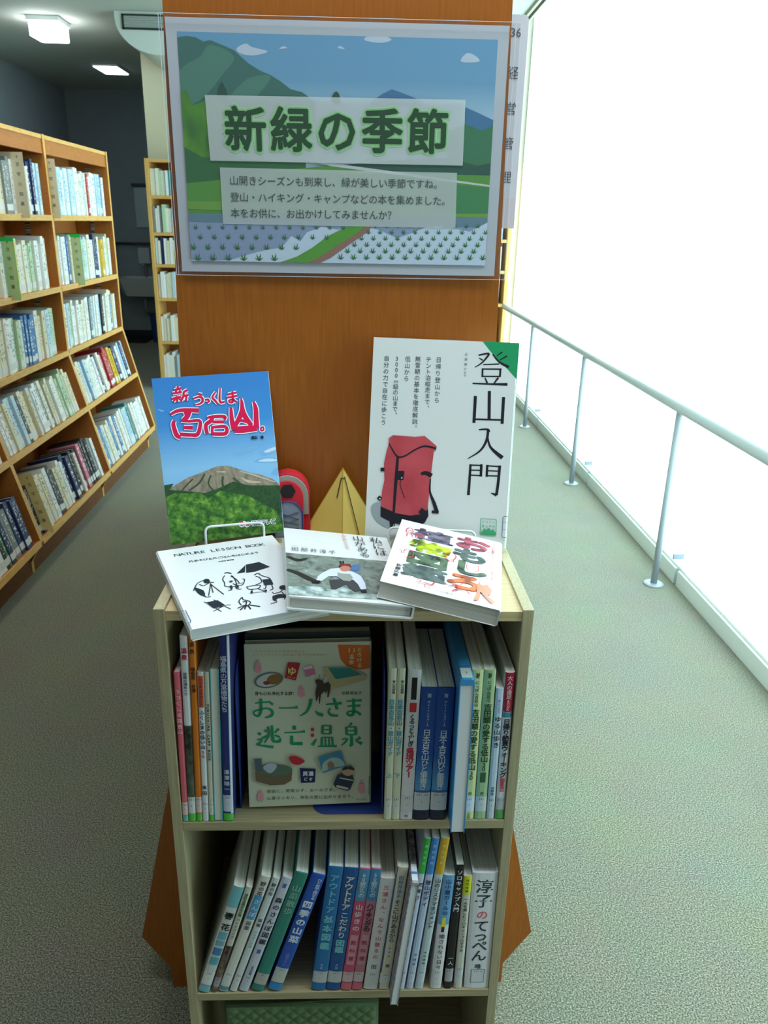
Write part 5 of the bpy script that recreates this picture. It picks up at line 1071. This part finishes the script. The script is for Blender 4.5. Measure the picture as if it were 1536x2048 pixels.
Art.clip = lambda s, p: (min(max(p[0], x0), x1), min(max(p[1], y0_), y1_))
def pm(c): return mat(c, .6)
A.poly('picture_clouds', [[(340, 185), (375, 165), (400, 178), (460, 195), (410, 210), (360, 205)], [(830, 150), (860, 128), (900, 132), (935, 150), (890, 162)], [(1200, 232), (1222, 200), (1255, 210), (1268, 232)], [(728, 180), (740, 174), (755, 186)], [(505, 185), (520, 175), (535, 182)]], pm((178, 190, 204)), sm=True)
A.poly('picture_hill_left', [[(66, 160), (100, 142), (150, 136), (185, 142), (215, 158), (240, 152), (290, 172), (330, 190), (385, 240), (430, 268), (470, 285), (510, 310), (545, 338), (590, 350), (640, 385), (640, 480), (66, 480)]], pm((62, 104, 96)))
A.poly('picture_hill_shades', [[(70, 330), (140, 250), (200, 215), (240, 170), (330, 215), (280, 290), (200, 380), (120, 400)], [(300, 390), (380, 300), (470, 290), (420, 360), (370, 400)]], pm((78, 122, 108)), sm=True)
A.poly('picture_peaks', [[(855, 385), (900, 355), (935, 338), (970, 350), (1050, 382), (1050, 400), (850, 400)], [(1215, 405), (1260, 425), (1345, 455), (1345, 560), (1215, 560)]], pm((66, 110, 146)))
A.poly('picture_near_trees_dark', [[(700, 375), (712, 352), (722, 346), (732, 356), (738, 385), (720, 400)], [(255, 395), (270, 330), (282, 308), (300, 345), (310, 400)]], pm((44, 76, 64)))
A.poly('picture_hill_right', [[(1150, 500), (1215, 470), (1280, 495), (1345, 475), (1345, 680), (1150, 680)]], pm((58, 112, 80)))
A.poly('picture_hill_right_dark', [[(600, 640), (900, 615), (1150, 600), (1260, 630), (1345, 620), (1345, 675), (600, 680)]], pm((44, 84, 70)))
TREES = ramp_mat('poster_trees', [(0.34, (44, 88, 50)), (0.5, (84, 138, 48)), (0.66, (126, 166, 54))], nscale=20, detail=3, rough=.6, scale=(1, .6, 1))
A.poly('picture_trees_left', [[(66, 330), (90, 315), (115, 345), (125, 355), (145, 340), (165, 400), (200, 390), (240, 370), (300, 400), (330, 480), (330, 640), (66, 700)]], TREES)
A.poly('picture_trees_base', [[(66, 560), (200, 600), (420, 610), (600, 620), (600, 720), (66, 720)]], pm((52, 100, 62)))
A.poly('picture_fields', [[(66, 700), (250, 690), (480, 650), (700, 632), (900, 660), (1345, 668), (1345, 850), (66, 830)]], pm((84, 138, 62)))
A.poly('picture_road', [[(560, 590), (700, 622), (900, 648), (1345, 705), (1345, 712), (900, 660), (700, 634), (560, 604)]], pm((188, 190, 190)))
A.poly('picture_field_bands', [[(66, 770), (600, 770), (1345, 790), (1345, 832), (600, 820), (66, 800)]], pm((108, 150, 66)))
A.poly('picture_field_right', [[(1100, 700), (1345, 715), (1345, 815), (1100, 815)]], pm((62, 124, 78)))
WAT = pm((134, 148, 176))
A.poly('picture_water', [[(66, 815), (700, 822), (1345, 830), (1345, 1060), (66, 1060)]], WAT)
A.poly('picture_water_dark', [[(66, 815), (700, 822), (1345, 830), (1345, 870), (700, 862), (66, 850)]], pm((96, 124, 140)))
A.poly('picture_snow_reflection', [[(66, 1005), (140, 1000), (200, 1020), (300, 1000), (380, 975), (440, 960), (500, 950), (540, 905), (575, 925), (600, 890), (660, 868), (720, 880), (800, 862), (880, 880), (950, 912), (1010, 890), (1080, 860), (1160, 872), (1230, 885), (1345, 850), (1345, 1060), (66, 1060)]], pm((186, 200, 216)))
A.poly('picture_bank', [[(495, 1020), (560, 985), (620, 950), (680, 905), (740, 875), (830, 840), (870, 835), (830, 880), (760, 925), (700, 975), (640, 1010), (600, 1020)]], pm((84, 146, 52)))
A.poly('picture_bank_edge', [[(600, 1020), (650, 985), (720, 940), (790, 895), (850, 850), (872, 832), (840, 885), (760, 940), (690, 990), (650, 1020)]], pm((140, 104, 90)))
P = P2()
def sprout(px, py, s):
    u, v = A.m((px, py)); 
    if not (x0 < u < x1 and y0_ < v < y1_-.1): return
    for a, l in ((-.95, .8), (-.35, 1.05), (0.25, 1.15), (.9, .8)):
        du, dv = math.sin(a)*l*s, math.cos(a)*l*s
        if v+dv > Hp*.42: continue
        P.poly([(u-s*.13, v), (u+du*.55-s*.12, v+dv*.5), (u+du, v+dv), (u+du*.55+s*.10, v+dv*.45), (u+s*.13, v)])
for row in range(5):
    yy = 878+row*38+row*row*1.0
    for k in range(13):
        xx = 118+k*(52+row*2.5)-row*8+(row % 2)*22
        if xx < 900-(yy-830)*2.3: sprout(xx, yy, .0052+.0009*row)
for k in range(13):
    for row in range(7):
        yy = 870+row*25
        xx = 1340-k*44-(row*(14+k*1.2) if k < 14 else 0)+10
        if xx > 905-(yy-830)*1.3 and xx < 1345: sprout(xx, yy, .0050+.0004*row)
A.emit('picture_rice_sprouts', P, pm((46, 116, 62)))
def veil(name, a):
    m = bpy.data.materials.new(name); m.use_nodes = True; nt = m.node_tree; b = nt.nodes['Principled BSDF']; b.inputs['Base Color'].default_value = lin((206, 212, 210)); b.inputs['Alpha'].default_value = a; b.inputs['Roughness'].default_value = .6; return m
A.poly('title_field', [[(216, 362), (1216, 378), (1204, 630), (232, 614)]], veil('pale_veil', .66))
A.poly('text_field', [[(268, 640), (1182, 658), (1175, 872), (276, 858)]], veil('pale_veil_text', .58))
TT = [('新緑の季節', (370, 492), (1070, 500), 172, 0)]
for off, c in ((.085, (160, 200, 156)), (.058, (128, 180, 120))):
    A.text('title_glow', [(t[0], t[1], t[2], t[3], off) for t in TT], pm(c))
A.text('title', [(t[0], t[1], t[2], t[3], .026) for t in TT], pm((30, 66, 38)))
TXT = pm((62, 72, 70))
A.text('text_lines', [('山開きシーズンも到来し、緑が美しい季節ですね。', (322, 690), (1110, 702), 38, .004), ('登山・ハイキング・キャンプなどの本を集めました。', (324, 754), (1140, 766), 38, .004), ('本をお供に、お出かけしてみませんか？', (324, 816), (930, 822), 38, .004)], TXT)
Art.clip = _old

# shelf sign beside the poster
sg_ = empty('shelf_sign', frame((1, 0, 0), (0, 0, 1), (0, -1, 0), (.1655, .300, 1.272))); tag(sg_, 'narrow grey-white section sign numbered 36 beside the poster', 'sign')
n = 6; rr = .006; wS, hS = .0455, .237
pts = [(0, 0)]+[(wS-rr+rr*math.sin(t), rr-rr*math.cos(t)) for t in [math.pi/2*i/n for i in range(n+1)]]+[(wS-rr+rr*math.cos(t), hS-rr+rr*math.sin(t)) for t in [math.pi/2*i/n for i in range(n+1)]]+[(0, hS)]
mb = MB(); mb.prism(pts, -.002, 0, 'z'); mb.link('plate', mat((196, 196, 206), .4), sg_)
MB().box((0, .0, .0001), (wS, .036, .0003)).link('lower_band', mat((196, 188, 198), .4), sg_)
P = P2()
for k, ch in enumerate('36'): put_glyph(P, ch, .0275+k*.0068, .2185, .0130)
for k, ch in enumerate('経営管理'): put_glyph(P, ch, .0305, .1760-k*.0385, .0150)
q = MB(); q.v = [(u, v, .0006) for u, v, e_ in P.v]; q.f = P.f; q.mi = [0]*len(P.f); q.link('lettering', mat((70, 74, 84), .5), sg_, fix=False)
MB().box((0, .01, -.004), (.012, .03, -.002)).link('clip', M_STEEL, sg_)

COL.objects.unlink(_go); bpy.data.objects.remove(_go)
